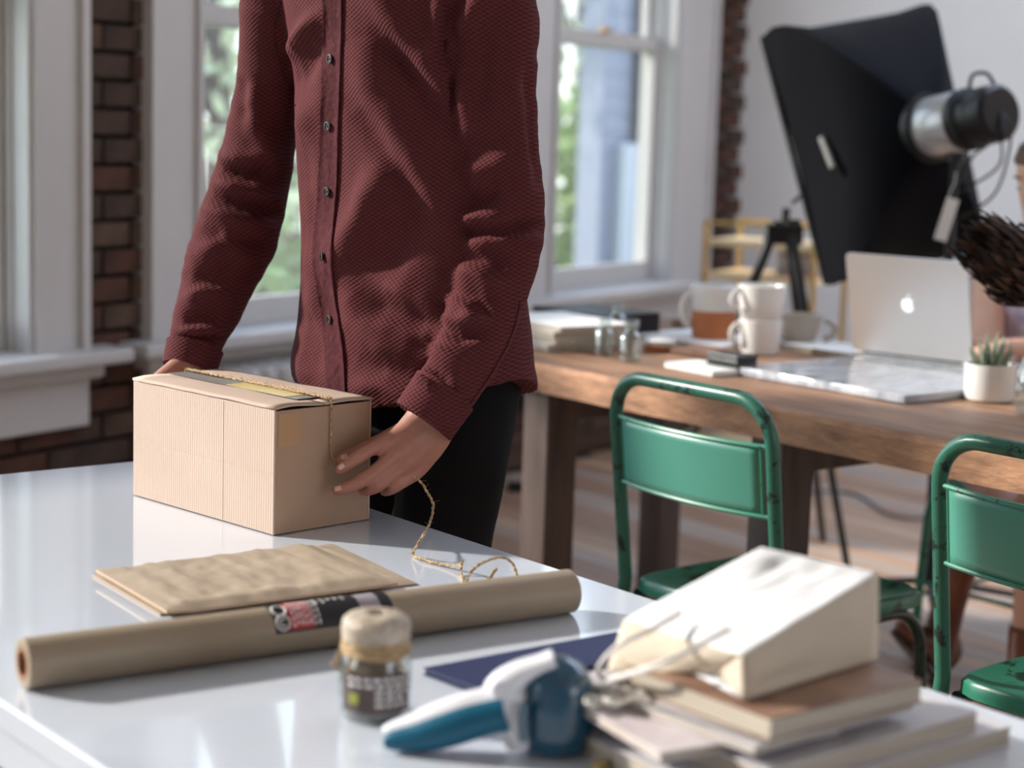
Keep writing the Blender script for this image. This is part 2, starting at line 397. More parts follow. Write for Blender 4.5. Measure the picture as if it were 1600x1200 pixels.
def window(nm, a, b, cl, cr, rail, apron=.27):
    r = thing(nm, loc=W((a+b)/2, 0, SILL), rz=wrot, kind='structure'); w = (b-a)/2
    def bx(name, x0, x1, y0, y1, z0, z1, mt=M_trim, bv=.004):
        return MB().box(x0, x1, y0, y1, z0-SILL, z1-SILL).build(name, mt, r, False, bevel=bv)
    bx('casing', -w-cl, -w, -.06, .0, SILL, TOP+.02); bx('casing', w, w+cr, -.06, 0, SILL, TOP+.02)
    bx('casing_moulding', -w-.035, -w-.012, -.075, -.058, SILL, TOP); bx('casing_moulding', w+.012, w+.035, -.075, -.058, SILL, TOP)
    bx('casing_moulding', w+cr-.03, w+cr, -.078, -.058, SILL, TOP); bx('casing_moulding', -w-cl, -w-cl+.03, -.078, -.058, SILL, TOP)
    bx('head_casing', -w-cl-.02, w+cr+.02, -.075, 0, TOP, TOP+.2)
    bx('window_sill', -w-cl-.09, w+cr+.09, -.15, .13, SILL-.035, SILL+.005, bv=.01)
    bx('sill_moulding', -w-cl-.03, w+cr+.03, -.1, 0, SILL-.075, SILL-.035, bv=.01)
    bx('apron_panel', -w-cl, w+cr, -.07, .0, apron, SILL-.075)
    bx('reveal', -w-.012, -w+.008, -.0, .10, SILL, TOP); bx('reveal', w-.008, w+.012, 0, .10, SILL, TOP); bx('reveal', -w, w, 0, .10, TOP-.02, TOP)
    for (nm2, y0, z0, z1) in (('lower_sash', .022, SILL+.005, rail+.03), ('upper_sash', .060, rail-.03, TOP-.02)):
        y1 = y0+.034
        m = MB(); t = .02
        m.box(-w+.012, -w+.012+t, y0, y1, z0-SILL, z1-SILL); m.box(w-.012-t, w-.012, y0, y1, z0-SILL, z1-SILL)
        m.box(-w+.012+t, w-.012-t, y0, y1, z0-SILL, z0-SILL+(.055 if nm2 == 'upper_sash' else .08)); m.box(-w+.012+t, w-.012-t, y0, y1, z1-SILL-.055, z1-SILL)
        f = m.build(nm2, M_trim, r, False, bevel=.003)
        MB().box(-w+.025, w-.025, y0+.018, y0+.022, z0-SILL+.05, z1-SILL-.05).build('pane', M_pane, f, False)
    MB().box(-.03, .03, .0, .024, rail-SILL+.03, rail-SILL+.045).build('sash_lock', M_brass, r, False, bevel=.003)
    return r
window('window_1', -10.9, -8.3, .2, .2, 1.55)
window('window_2', -7.35, -5.35, .22, .18, 1.55)
window('window_3', -4.99, -4.129, .17, .20, 1.55, apron=.43)
window('window_4', -3.481, -2.64, .222, .22, 1.55, apron=.43)
window('window_5', -1.583, -.691, .24, .352, 1.60, apron=.25)
# unseen window behind and right of the viewer, added for its fill light
ow = MB(); s = SB-.3
for k, (a, b) in enumerate(((-7.4, -5.0),)):
    quadbox(ow, s, a, ND, ND+.2, 0, CEIL); quadbox(ow, a, b, ND, ND+.2, 0, .7); quadbox(ow, a, b, ND, ND+.2, 2.8, CEIL); s = b
    f = MB()
    for (p0, p1, q0, q1) in ((a, a+.06, .7, 2.8), (b-.06, b, .7, 2.8), (a, b, .7, .77), (a, b, 2.73, 2.8), (a, b, 1.7, 1.76), ((a+b)/2-.02, (a+b)/2+.02, .7, 2.8)): quadbox(f, p0, p1, ND+.08, ND+.12, q0, q1)
    tag(f.build('window_%d' % (6+k), M_trim, smooth=False), kind='structure')
quadbox(ow, s, .2, ND, ND+.2, 0, CEIL); tag(ow.build('wall_right', M_wall, smooth=False), kind='structure')
def shell(name, s0, s1, n0, n1, z0, z1, m):
    b = MB(); quadbox(b, s0, s1, n0, n1, z0, z1); return tag(b.build(name, m, smooth=False), kind='structure')
shell('wall_back', 0, .2, -.3, ND, 0, CEIL, M_wall)
shell('wall_front', SB-.3, SB, -.3, ND, 0, CEIL, M_wall)
cm = MB(); hs0, hs1, hn0, hn1 = -3.0, -.7, 1.2, 5.2
for q_ in ((SB-.3, hs0, -.3, ND+.2), (hs1, .2, -.3, ND+.2), (hs0, hs1, -.3, hn0), (hs0, hs1, hn1, ND+.2)): quadbox(cm, *q_, CEIL, CEIL+.1)
tag(cm.build('ceiling', M_wall, smooth=False), kind='structure')
cm = MB()
for q_ in ((hs0, hs0+.06, hn0, hn1), (hs1-.06, hs1, hn0, hn1), (hs0, hs1, hn0, hn0+.06), (hs0, hs1, hn1-.06, hn1), (hs0, hs1, (hn0+hn1)/2-.03, (hn0+hn1)/2+.03)): quadbox(cm, *q_, CEIL+.1, CEIL+.16)
tag(cm.build('window_7', M_trim, smooth=False), kind='structure')  # frame of the skylight added to light wall and floor
shell('baseboard_back', -.02, 0, .02, ND, 0, .16, M_trim)
floor = shell('floor', SB-.3, .2, -.3, ND+.2, -.12, -.012, M_under)
PLM = []
for m in M_plank:
    b = MB(); b.hexa([Vector(q) for q in ((-.0415, 0, -.012), (.0415, 0, -.012), (.0415, 1, -.012), (-.0415, 1, -.012), (-.0405, .0007, 0), (.0405, .0007, 0), (.0405, .9993, 0), (-.0405, .9993, 0))])
    me = b.mesh('plank', False); me.materials.append(m); PLM.append(me)
rest = MB()
def inroom(x, y):
    q = T(x, y)-WC; return q.dot(WN) > .03 and q.dot(W1) < -.03 and q.dot(WN) < ND and q.dot(W1) > SB
def clip_line(x):
    ys = [y for y in np.arange(-8, 12, .1) if inroom(x-.04, y) and inroom(x+.04, y)]
    return (min(ys), max(ys)) if ys else None
x = -5.0; npl = 0
while x < 11:
    r_ = clip_line(x)
    if r_:
        y = r_[0]-random.uniform(0, 1.2); first = True
        while y < r_[1]:
            L = random.uniform(1.3, 2.2); y0 = max(y, r_[0]); y1 = min(y+L, r_[1]); y += L
            if y1-y0 < .1: continue
            c = T(x, (y0+y1)/2); near = 2.9 < x < 6.3 and y1 > .8 and y0 < 5.6
            if near and npl < 290:
                o = bpy.data.objects.new('plank', random.choice(PLM)); COL.objects.link(o); o.parent = floor
                o.location = T(x, y0, random.uniform(-.0006, .0006)); o.rotation_euler = (0, 0, TH); o.scale = (1, y1-y0, 1); npl += 1
            else:
                p = [T(x-.041, y0, -.012), T(x+.041, y0, -.012), T(x+.041, y1, -.012), T(x-.041, y1, -.012)]
                rest.hexa(p+[q+Vector((0, 0, .012)) for q in p])
    x += .0845
tag(rest.build('planks_joined', M_plank[0], floor, smooth=False), kind='stuff')
print('bricks', cnt, 'planks', npl)

# ------------------------------------------------------------------ white work table
r = thing('work_table', 'white glossy lacquered work table in the foreground under the parcel', 'table', T(1.063, .9, 0), TH)
X0, X1 = -.392, .392; YF = 1.727
MB().box(X0, X1, -.75, YF, .69, .72).build('tabletop', M_table, r, False, bevel=.003)
m = MB(); m.box(X0+.02, X1-.02, -.73, YF-.02, .635, .69); m.build('apron_rail', M_table, r, False, bevel=.003)
for xx in (X0+.03, X1-.08):
    for yy in (-.70, YF-.08): MB().box(xx, xx+.05, yy, yy+.05, 0, .635).build('leg', M_leg, r, False, bevel=.003)

# ------------------------------------------------------------------ rustic table
WT = .76
r = thing('rustic_table', 'long rustic timber table with thick raw edge holding the laptop and mugs', 'table', T(2.96, 2.3, 0), TH)
tx0, tx1, ty0, ty1 = -.47, .46, -1.75, 1.62
nb = 5; bw = (tx1-tx0)/nb
for k in range(nb):
    xa = tx0+bw*k+.0008; xb = tx0+bw*(k+1)-.0008
    def fn(u, v, xa=xa, xb=xb, k=k):
        return None
    N = 90; R = []
    for i in range(N+1):
        y = ty0+(ty1-ty0)*i/N
        e = 0.0
        if k == 0: e = .006*noise.noise((y*3.1, 1, 0))+.004*noise.noise((y*9, 4, 0))
        zt = WT-.001-(.001*abs(noise.noise((k, y*2, 2))))
        ch = .004+(.012*max(0, noise.noise((y*2.3+5, 7, 0))) if k == 0 else 0)
        R.append([Vector((xa+e, y, WT-.062)), Vector((xb, y, WT-.062)), Vector((xb, y, zt-.002)), Vector((xb-.002, y, zt)), Vector((xa+e+ch, y, zt)), Vector((xa+e, y, zt-ch*1.2)), Vector((xa+e+.003*noise.noise((y*14, 0, 3)), y, WT-.03))])
    MB().rings(R).build('plank', M_woodedge if k == 0 else M_wood, r, True, ang=30)
    if k == 0:
        top = MB(); top.box(xa+.018, xb, ty0, ty1, WT-.002, WT-.0002)
        top.build('plank_surface', M_wood, r, False)
for (lx, ly, w) in ((.02, 0.77, .085), (.02, .08, .085), (.02, -1.6, .085), (.86, 1.3, .08), (.82, -.22, .08), (.82, -1.6, .08)):
    MB().box(tx0+lx, tx0+lx+w, ly-w/2, ly+w/2, 0, WT-.062).build('leg', M_wleg, r, False, bevel=.004)
for yy in (.08, -1.6, .77): MB().box(tx0+.03, tx0+.9, yy-.03, yy+.03, WT-.13, WT-.062).build('cross_rail', M_wleg, r, False, bevel=.003)

# ------------------------------------------------------------------ green chairs
def chair(label, x, y, rz, rearlook=True):
    r = thing('metal_chair', label, 'chair', T(x, y, 0), rz, 'green enamelled metal chairs')
    hw = .192; R_ = .0125
    def arc(c, r0, a0, a1, pl, n=6):
        return [c+Vector((0, r0*math.cos(math.radians(a0+(a1-a0)*i/n)), r0*math.sin(math.radians(a0+(a1-a0)*i/n)))) for i in range(n+1)]
    def xl(z): return -.012 + (-.045*((z-.455)/.365) if z > .455 else -.06*((.455-z)/.455))
    pts = []
    cr_ = .075
    for z in (0.004, .2, .4, .455, .6, .7): pts.append((hw, z))
    pts += [(hw-cr_+cr_*math.cos(t), .832-cr_-.0+cr_*math.sin(t)) for t in np.linspace(0, PI/2, 8)]
    pts = pts+[(-a, b) for a, b in reversed(pts)]
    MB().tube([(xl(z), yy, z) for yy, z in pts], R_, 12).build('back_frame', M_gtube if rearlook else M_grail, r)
    bow = .030
    def pan(u, v, z0=.640, z1=.755):
        yy = (u*2-1)*(hw-.022); z = z0+(z1-z0)*v
        return (xl(z)-bow*(1-(yy/hw)**2), yy, z)
    g = MB().grid(pan, 16, 8)
    bp = g.build('back_panel', M_gpanel, r, solid=.0016)
    for zz in (.757, .638):
        MB().tube([(xl(zz)-bow*(1-(a/hw)**2), a, zz) for a in np.linspace(-hw+.006, hw-.006, 17)], .0042, 8).build('panel_rail', M_grail, bp)
    for a in (-hw+.021, hw-.021):
        MB().tube([(xl(z)-bow*(1-(a/hw)**2), a, z) for z in (.638, .7, .757)], .0028, 6).build('panel_edge', M_grail, bp)
    # seat: dished sheet with rolled rim
    SX0, SX1 = -.016, .385
    def outline(u):   # u 0..1 round rectangle
        pass
    ring = []
    hx = (SX1-SX0)/2; cx = (SX0+SX1)/2; hy = .186
    for k in range(48):
        a = 2*PI*k/48; c, s_ = math.cos(a), math.sin(a); n_ = 9
        q = (abs(c)**n_+abs(s_)**n_)**(-1/n_)
        wy = hy*(1+.04*(q*c))
        ring.append((cx+hx*q*c, wy*q*s_))
    R = []
    for sc_, dz in ((0.02, -.010), (.3, -.010), (.6, -.008), (.85, -.004), (.93, .001), (.98, .003), (1.0, -.002), (1.0, -.022), (.97, -.026)):
        R.append([Vector((cx+(px-cx)*sc_, py*sc_, .457+dz)) for px, py in ring])
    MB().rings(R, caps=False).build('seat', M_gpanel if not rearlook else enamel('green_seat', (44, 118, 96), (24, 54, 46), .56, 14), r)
    # front legs: bent tubes from under the seat
    for sy in (1, -1):
        yy = .172*sy
        p = [(.0, yy, .424), (.20, yy, .424), (.30, yy, .424)] + [(.30+.085*math.sin(t), yy, .339+.085*math.cos(t)) for t in np.linspace(.2, PI/2, 8)] + [(.393, yy*1.02, .2), (.402, yy*1.04, .004)]
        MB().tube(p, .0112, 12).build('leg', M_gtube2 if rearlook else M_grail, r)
    for sy in (1, -1):
        MB().tube([(-.045, .186*sy, .16), (.394, .176*sy, .16)], .006, 8).build('rung', M_gtube, r)
    MB().tube([(.395, -.177, .19), (.395, .177, .19)], .006, 8).build('rung', M_grail, r)
    MB().tube([(-.03, -.185, .13), (-.03, .185, .13)], .006, 8).build('rung', M_grail, r)
    return r
chair('green metal chair at the table, in front of the black and white notebook', 2.235, 2.252, TH)
chair('green metal chair at the right edge, nearest to the potted succulent', 2.235, 1.527, TH)
chair('green metal chair the seated woman sits on across the rustic table', 3.93, 2.645, TH+PI, False)

# ------------------------------------------------------------------ cardboard parcel
BA = math.radians(45); bo = H(427, 838, .72)
r = thing('cardboard_parcel', 'brown cardboard parcel on the white table between the man\'s hands', 'box', bo, BA)
BL, BW, BH = .33, .166, .168
z0 = .0012
MB().box(0, .003, 0, BL, z0, BH).build('side_panel', M_card, r, False, bevel=.001)
MB().box(BW-.003, BW, 0, BL, z0, BH).build('side_panel', M_card, r, False, bevel=.001)
MB().box(.003, BW-.003, 0.0005, .0035, z0, BH-.0015).build('end_panel', mat('kraft_end_shaded', (176, 146, 124), .8, var=.12, vscale=6, bump=.1, bscale=150), r, False, bevel=.001)  # shade on this end is put into a darker kraft colour
MB().box(.003, BW-.003, BL-.0035, BL-.0005, z0, BH-.0015).build('end_panel', M_card, r, False, bevel=.001)
MB().box(.003, BW-.003, .0035, BL-.0035, z0, z0+.003).build('bottom_panel', M_card, r, False)
for (xa, xb) in ((-.0008, BW/2-.0008), (BW/2+.0008, BW+.0008)):
    def fl(u, v, xa=xa, xb=xb): return (xa+(xb-xa)*u, -.001+(BL+.002)*v, BH+.0018+.0025*math.sin(PI*u)*(1 if xa < 0 else 1)+.0015*noise.noise((u*2, v*5, xa*9)))
    MB().grid(fl, 8, 16).build('top_flap', M_card, r, solid=.0032)
def crease(x0, x1, y0, y1, z0_, z1_): MB().box(x0, x1, y0, y1, z0_, z1_).build('crease', M_cardedge_l, r, False)
M_cardedge_l = mat('crease_shadow', (186, 164, 146), .85)
crease(-.0004, .0004, .112, .1130, .003, BH-.002); crease(-.0003, .0004, .003, BL-.002, .0832, .0838)
MB().box(BW/2-.024, BW/2+.02, .03, BL+.0005, BH+.0058, BH+.0062).build('clear_tape', M_greytape, r, False)
MB().box(BW/2-.022, BW/2+.010, .055, .19, BH+.0064, BH+.0067).build('gold_tape_strip', M_gold, r, False)
MB().box(.0065, .045, -.0002, .0005, BH-.05, BH-.006).build('tape_end', mat('brown_tape', (180, 142, 108), .4), r, False)
def BX(x, y, z): return bo + Matrix.Rotation(BA, 3, 'Z') @ Vector((x, y, z))

# ------------------------------------------------------------------ twine
def wob(pts, n, amp=.0015, seed=0):
    pts = [Vector(p) for p in pts]; out = []
    L = len(pts)
    for i in range(n+1):
        t = i/n*(L-1); k = min(int(t), L-2); f = t-k
        p0 = pts[max(k-1, 0)]; p1 = pts[k]; p2 = pts[k+1]; p3 = pts[min(k+2, L-1)]
        q = .5*((2*p1)+(-p0+p2)*f+(2*p0-5*p1+4*p2-p3)*f*f+(-p0+3*p1-3*p2+p3)*f**3)
        q = q+Vector((noise.noise((i*.31, seed, 0)), noise.noise((i*.31, seed, 5)), 0))*amp
        out.append(q)
    return out
tw = MB(); fz = MB()
def rope(path, r0=.0011):
    for ph in (0, PI):
        P = []
        for i, q in enumerate(path):
            t = (path[min(i+1, len(path)-1)]-path[max(i-1, 0)]).normalized(); u = t.orthogonal().normalized(); w = t.cross(u); a = i*.9+ph
            P.append(q+(u*math.cos(a)+w*math.sin(a))*r0*.75)
        tw.tube(P, r0, 5)
    for i in range(0, len(path)-1, 2):
        q = path[i]; d = Vector((random.gauss(0, 1), random.gauss(0, 1), abs(random.gauss(0, 1)))).normalized(); l = random.uniform(.003, .011)
        fz.tube([q, q+d*l*.6, q+d*l+Vector((0, 0, -.001))], .00014, 3)
up = BH+.0085
for off in (0, .0042):
    rope(wob([BX(BW*.55+off, y, up+(.001 if y > 0 else 0)) for y in (BL+.002, BL*.75, BL*.5, BL*.25, .0)], 110, .0014, off*900))
rope(wob([BX(BW*.55, 0, up), BX(BW*.555, -.0035, BH-.002), BX(BW*.56, -.004, BH*.6), BX(BW*.60, -.006, .097)], 60, .0006, 3), .0009)
rope(wob([BX(BW*.55, BL+.002, up), BX(BW*.55, BL+.004, BH-.01), BX(BW*.55, BL+.004, .0)], 40, .0006, 3))
hp = [D(622, 738, 2.44), D(652, 748, 2.44), D(668, 770, 2.44), D(677, 790, 2.44), D(671, 818, 2.435), H(658, 842, .745), H(645, 866, .7235), H(662, 874, .7235), H(692, 882, .7235), H(718, 884, .728), H(722, 876, .738), H(720, 895, .7235), H(727, 911, .724), H(735, 895, .735), H(755, 879, .745), H(783, 871, .748), H(800, 880, .74), H(808, 903, .7235), H(790, 910, .7235), H(762, 912, .7235), H(750, 914, .7235)]
rope(wob(hp, 230, .0012, 9), .0012)
rope(wob([H(757, 911, .7235), H(766, 903, .727), H(772, 893, .733), H(776, 889, .736)], 26, .0006, 2), .0015)
o = tag(tw.build('jute_twine', M_twine), 'hairy jute twine tied over the parcel and curling onto the white table', 'twine')
tag(fz.build('fibre', M_twine, o), kind='stuff')

# ------------------------------------------------------------------ kraft mailers
def mailer(name, label, c, zb, th_, seed, flapdz=0):
    A, B, C_, D_ = [Vector(q) for q in c]
    r = thing(name, label, 'envelope', ((A+C_)/2).to_tuple()[:2]+(zb,), 0, 'padded kraft mailers')
    def surf(top):
        def f(u, v):
            q = A.lerp(D_, u).lerp(B.lerp(C_, u), v)
            e = min(u, 1-u, v, 1-v)*2
            puff = min(1, e*6)
            z = zb + (th_*(.35+.65*puff) if top else .0003)
            if top: z += .0032*noise.noise((u*11, v*3.0, seed))*puff+.0016*noise.noise((u*28, v*9, seed+3))*puff
            z += flapdz*max(0, .12-u)/.12
            return (q.x, q.y, z)
        return f
    MB().grid(surf(True), 60, 36).build('front_sheet', M_kraft, r, keep=True)
    MB().grid(surf(False), 4, 4).build('back_sheet', M_kraft, r, keep=True)
    m = MB()
    n = 60; E = []
    f1, f0 = surf(True), surf(False)
    per = [(i/n, 0) for i in range(n)]+[(1, i/n) for i in range(n)]+[(1-i/n, 1) for i in range(n)]+[(0, 1-i/n) for i in range(n)]
    m.rings([[f0(*p) for p in per], [f1(*p) for p in per]], caps=False); m.build('edge_fold', mat('kraft_edge', (190, 162, 138), .8), r, keep=True)
    return r
mailer('kraft_mailer', 'lower of the two crumpled kraft mailers stacked on the white table', (H(144, 898, .722), H(250, 960, .722), H(652, 912, .722), H(520, 850, .722)), .7205, .006, 1)
mailer('kraft_mailer', 'upper crumpled kraft mailer, on top of the other in front of the parcel', (H(150, 888, .735), H(260, 953, .735), H(622, 905, .735), H(486, 846, .735)), .7275, .010, 8, .003)

# ------------------------------------------------------------------ kraft paper roll
RR = .0248
a = H(42, 1083, .72); b = H(900, 961, .72); d = (b-a).normalized(); a = a+d*0; L = (b-a).length
side = Vector((d.y, -d.x, 0))
cen = (a+b)/2 - side*RR*.55
rz = math.atan2(d.y, d.x)
r = thing('kraft_paper_roll', 'long roll of brown kraft paper with red and black label', 'paper roll', (cen.x, cen.y, .7202), rz)
MY = Matrix.Rotation(PI/2, 4, 'Y') @ Matrix.Identity(4)
def rollpt(x, ang, rr): return Vector((x, -rr*math.sin(ang), RR+rr*math.cos(ang)))   # ang 0 = top, positive = towards viewer
m = MB(); R = []
prof = [(-L/2+.003, .0155), (-L/2, .017), (-L/2, RR-.002), (-L/2+.001, RR), (L/2-.001, RR), (L/2, RR-.002), (L/2, .017), (L/2-.003, .0155)]
R = [[rollpt(x, 2*PI*k/48, q) for k in range(48)] for x, q in prof]
m.rings(R, caps=False); m.build('paper_wrap', M_kraftroll, r)
R = [[rollpt(x, 2*PI*k/32, q) for k in range(32)] for x, q in ((-L/2, .0165), (-L/2, .0125), (L/2, .0125), (L/2, .0165), (-L/2, .0165))]
MB().rings(R, caps=False).build('cardboard_core', mat('core_board', (150, 110, 84), .85), r)
def roll_label(name, x0, x1, a0, a1, mt, rr=RR+.0005, par=r):
    R = []
    g = MB().grid(lambda u, v: rollpt(x0+(x1-x0)*u, a0+(a1-a0)*v, rr), 6, 20); return g.build(name, mt, par, keep=False)
def xs(px): # world x along roll for pixel column
    q = H(px, 1020-(px-470)*.142, .74); return (q-Vector((cen.x, cen.y, 0))).dot(d)
lx = [xs(p) for p in (462, 480, 524, 600, 632, 650)]
roll_label('label', lx[0], lx[5], -.5, 1.45, M_lblack)
roll_label('red_band', lx[1]+.004, lx[2], -.5, 1.35, M_red, RR+.0009)
roll_label('grey_band', lx[3], lx[4], -.5, 1.3, mat('label_grey', (150, 142, 148), .6), RR+.0009)
m = MB()
for (cx, ca, rr_) in ((lx[0]+.009, 1.02, .0075), (lx[0]+.009, .40, .0075)):
    m.tube([rollpt(cx+rr_*math.cos(t), ca+rr_*math.sin(t)/RR, RR+.0012) for t in np.linspace(0, 2*PI, 20)[:-1]], .0011, 5, closed=True)
for cx, ca in ((lx[0]+.009, 1.02),):
    m.tube([rollpt(cx+.0035*math.cos(t), ca+.0035*math.sin(t)/RR, RR+.0012) for t in np.linspace(.6, 5.6, 12)], .0009, 5)
m.build('ring_emblem', M_lwhite, r)
m = MB()
for k in range(7):
    xx = lx[1]+.008+k*.0048
    a_ = -.1
    while a_ < 1.2:
        b_ = a_+random.uniform(.12, .34); g = MB().grid(lambda u, v: rollpt(xx+.0022*u, a_+(min(b_, 1.25)-a_)*v, RR+.0013), 1, 5); m.add(g.v, g.f); a_ = b_+.08
for k in range(5):
    xx = lx[2]+.008+k*.008
    a_ = -.3
    while a_ < .2:
        b_ = a_+random.uniform(.1, .2); g = MB().grid(lambda u, v: rollpt(xx+.003*u, a_+(b_-a_)*v, RR+.0013), 1, 5); m.add(g.v, g.f); a_ = b_+.08
m.build('printed_lines', M_lwhite, r)

# ------------------------------------------------------------------ twine jar
q = H(585, 1118, .72)
r = thing('twine_jar', 'small glass jar of twine with dark label, in front of the paper roll', 'jar', (q.x, q.y, .7205), 0)
jp = [(.012, 0), (.030, .001), (.0335, .006), (.034, .02), (.0335, .050), (.031, .060), (.0285, .064), (.0285, .07)]
MB().lathe(jp+[(.0265, .07), (.0265, .064), (.031, .052), (.0315, .006), (.01, .003)], 40).build('glass_body', M_glass, r)
m = MB()
for k in range(26):
    c = random.uniform(0, PI); tz = random.uniform(-.5, .5); rr_ = random.uniform(.022, .0295)
    M = Matrix.Rotation(c, 3, 'Z') @ Matrix.Rotation(tz, 3, 'X')
    m.tube([(M @ Vector((rr_*math.cos(t), rr_*math.sin(t), 0)))*.93+Vector((0, 0, .018+k*.0011)) for t in np.linspace(0, 2*PI, 22)[:-1]], .0016, 5, closed=True)
m.lathe([(.004, .006), (.024, .008), (.027, .02), (.026, .045), (.02, .056), (.003, .058)], 24)
m.build('twine_ball', mat('twine_inside', (150, 122, 98), .9, rgb2=(104, 80, 66), vscale=60, bump=.6), r)
m = MB()
for k in range(5):
    m.tube([(.0305*math.cos(t)+.001*math.sin(3*t+k), .0305*math.sin(t), .0615+k*.0027+.0008*math.sin(2*t+k)) for t in np.linspace(0, 2*PI, 30)[:-1]], .0016, 6, closed=True)
for k in range(3): m.tube([(-.03-.002*k, -.012, .063), (-.034, -.014, .056), (-.032-.004*k, -.016, .046+.003*k)], .0014, 6)
m.build('neck_twine', M_twine, r)
m = MB().lathe([(.0295, .074), (.0318, .075), (.0322, .086), (.031, .092), (.026, .0965), (.018, .0985), (.010, .0980), (.0085, .093), (.0085, .076)], 40)
m.build('lid', mat('worn_pale_lid', (196, 184, 168), .42, rgb2=(150, 134, 118), vscale=50, bump=.4, bscale=200), r)
va = math.atan2(-q.y, -q.x)
g = MB().grid(lambda u, v: (.0347*math.cos(va-1.0+2.1*u), .0347*math.sin(va-1.0+2.1*u), .012+.036*v), 20, 2); lb = g.build('label', M_jarlabel, r)
m = MB()
for row in range(5):
    u = .12 if row > 2 else .48
    while u < .9:
        w = random.uniform(.05, .12); g = MB().grid(lambda s_, v: (.0352*math.cos(va-1.0+2.1*(u+w*s_)), .0352*math.sin(va-1.0+2.1*(u+w*s_)), .018+row*.006+.0032*v), 3, 1); m.add(g.v, g.f); u += w+.035
m.build('printed_lines', M_lwhite, r)
g = MB().grid(lambda s_, v: (.0352*math.cos(va-.72+.28*s_), .0352*math.sin(va-.72+.28*s_), .020+.010*v), 4, 2); g.build('printed_emblem', M_yellow, r)

# ------------------------------------------------------------------ navy notebook
c = [H(660, 1046, .726), H(765, 1085, .726), H(1022, 1015, .726), H(962, 990, .726)]
r = thing('navy_notebook', 'thin navy blue notebook lying behind the teal tape dispenser', 'notebook', ((c[0]+c[2])/2).to_tuple()[:2]+(.7203,), 0)
def slab(name, c, za, zb, mt, par, inset=0, bevel=.001, keep=True):
    ce = sum(c, Vector())/4
    p = [Vector((ce.x+(q.x-ce.x)*(1-inset), ce.y+(q.y-ce.y)*(1-inset), 0)) for q in c]
    return MB().hexa([q+Vector((0, 0, za)) for q in p]+[q+Vector((0, 0, zb)) for q in p]).build(name, mt, par, False, bevel=bevel, keep=keep)
slab('back_cover', c, .7203, .7218, M_navy, r); slab('page_block', c, .7218, .7266, mat('navy_pages', (52, 58, 92), .8), r, .02); slab('front_cover', c, .7266, .728, M_navy, r)

# ------------------------------------------------------------------ tape dispenser
q = H(868, 1172, .72)
r = thing('tape_dispenser', 'white and teal handheld tape dispenser at the bottom centre of the table', 'tape dispenser', (q.x, q.y, .7203), 0)
def RL(px, py, dep): v = D(px, py, dep); return Vector((v.x-q.x, v.y-q.y, v.z-.7203))
dy = q.y
sh = []
for z, rr_ in ((.0, .020), (.001, .026), (.006, .031), (.02, .0335), (.045, .0335), (.060, .032), (.072, .027), (.080, .019), (.085, .009), (.086, .001)): sh.append((rr_, z))
MB().lathe(sh, 40).build('drum', M_tealglass, r)
MB().lathe([(.001, .01), (.024, .01), (.024, .055), (.001, .055)], 32).build('tape_core', mat('tape_roll', (0, 70, 100), .3), r)
MB().tube([RL(818, y_, dy-.03) for y_ in (1098, 1125, 1158)], .0035, 8).build('guide_rib', M_tealglass, r)
tip = RL(600, 1158, dy-.02); mid_ = RL(690, 1140, dy-.02); e_ = RL(790, 1112, dy-.02)
def blade(pts, ws, hs, n=20):
    R = []
    for i, p in enumerate(pts):
        a = pts[max(i-1, 0)]; b = pts[min(i+1, len(pts)-1)]; t = (b-a).normalized(); v = Vector((0, 1, 0)); u = v.cross(t).normalized()
        R.append([p+u*hs[i]*math.cos(2*PI*k/n)+v*ws[i]*math.sin(2*PI*k/n) for k in range(n)])
    return R
def sample(pts, n): return wob(pts, n, 0)
P = sample([tip, RL(645, 1152, dy-.02), mid_, RL(740, 1124, dy-.02), e_], 20)
hs = [.004+.0155*math.sin(min(1, i/20*1.15+.05)*PI*.62)**.8 for i in range(21)]
MB().rings(blade(P, [h*.85 for h in hs], [h*.92 for h in hs])).build('handle_grip', M_teal, r)
P2 = [p+Vector((-.001, .006, .0045)) for p in P]+[RL(812, 1110, dy-.005)]
MB().rings(blade(P2, [h*.85 for h in hs]+[.012], [h*1.02 for h in hs]+[.028])).build('handle_shell', M_white, r)
P = sample([RL(812, 1165, dy-.012), RL(800, 1120, dy-.012), RL(782, 1085, dy-.012), RL(812, 1052, dy-.012), RL(866, 1028, dy-.012)], 18)
MB().rings(blade(P, [.014]*19, [.008+.010*math.sin(PI*min(1, i/18+.12)) for i in range(19)])).build('body_arm', M_white, r)
MB().tube([RL(782, 1078, dy-.035), RL(782, 1078, dy+.01)], .008, 16).build('pivot', M_white, r, bevel=.001)

# ------------------------------------------------------------------ books under the bag
def book(name, label, x0, x1, y0, y1, z0, z1, mc, seed, jitter=0):
    r = thing(name, label, 'book', T((x0+x1)/2, (y0+y1)/2, z0), TH+jitter, 'books and magazines stacked under the paper bag'); hx = (x1-x0)/2; hy = (y1-y0)/2; h = z1-z0
    MB().box(-hx, hx, -hy, hy, .0003, .0015).build('back_cover', mc, r, False)
    MB().box(-hx+.001, hx-.001, -hy+.001, hy-.001, .0015, h-.0018).build('page_block', M_pages, r, False)
    MB().box(-hx, hx, -hy, hy, h-.0018, h-.0003).build('front_cover', mc, r, False)
    return r
book('book', 'lowest and widest book of the stack at the lower right corner', 1.03, 1.378, .985, 1.215, .7203, .7395, M_cover3, 1)
book('book', 'second book from the bottom of the stack under the paper bag', 1.06, 1.335, .990, 1.21, .7398, .7590, M_cover3, 2, .01)
book('magazine', 'pale magazine sticking out left under the brown covered book', 1.02, 1.20, 1.03, 1.245, .7593, .7680, M_cover2, 3, -.20)
book('magazine', 'thin white magazine between the brown covered book and the pale magazine', 1.055, 1.262, 1.004, 1.22, .7683, .7762, M_cover3, 6, .03)
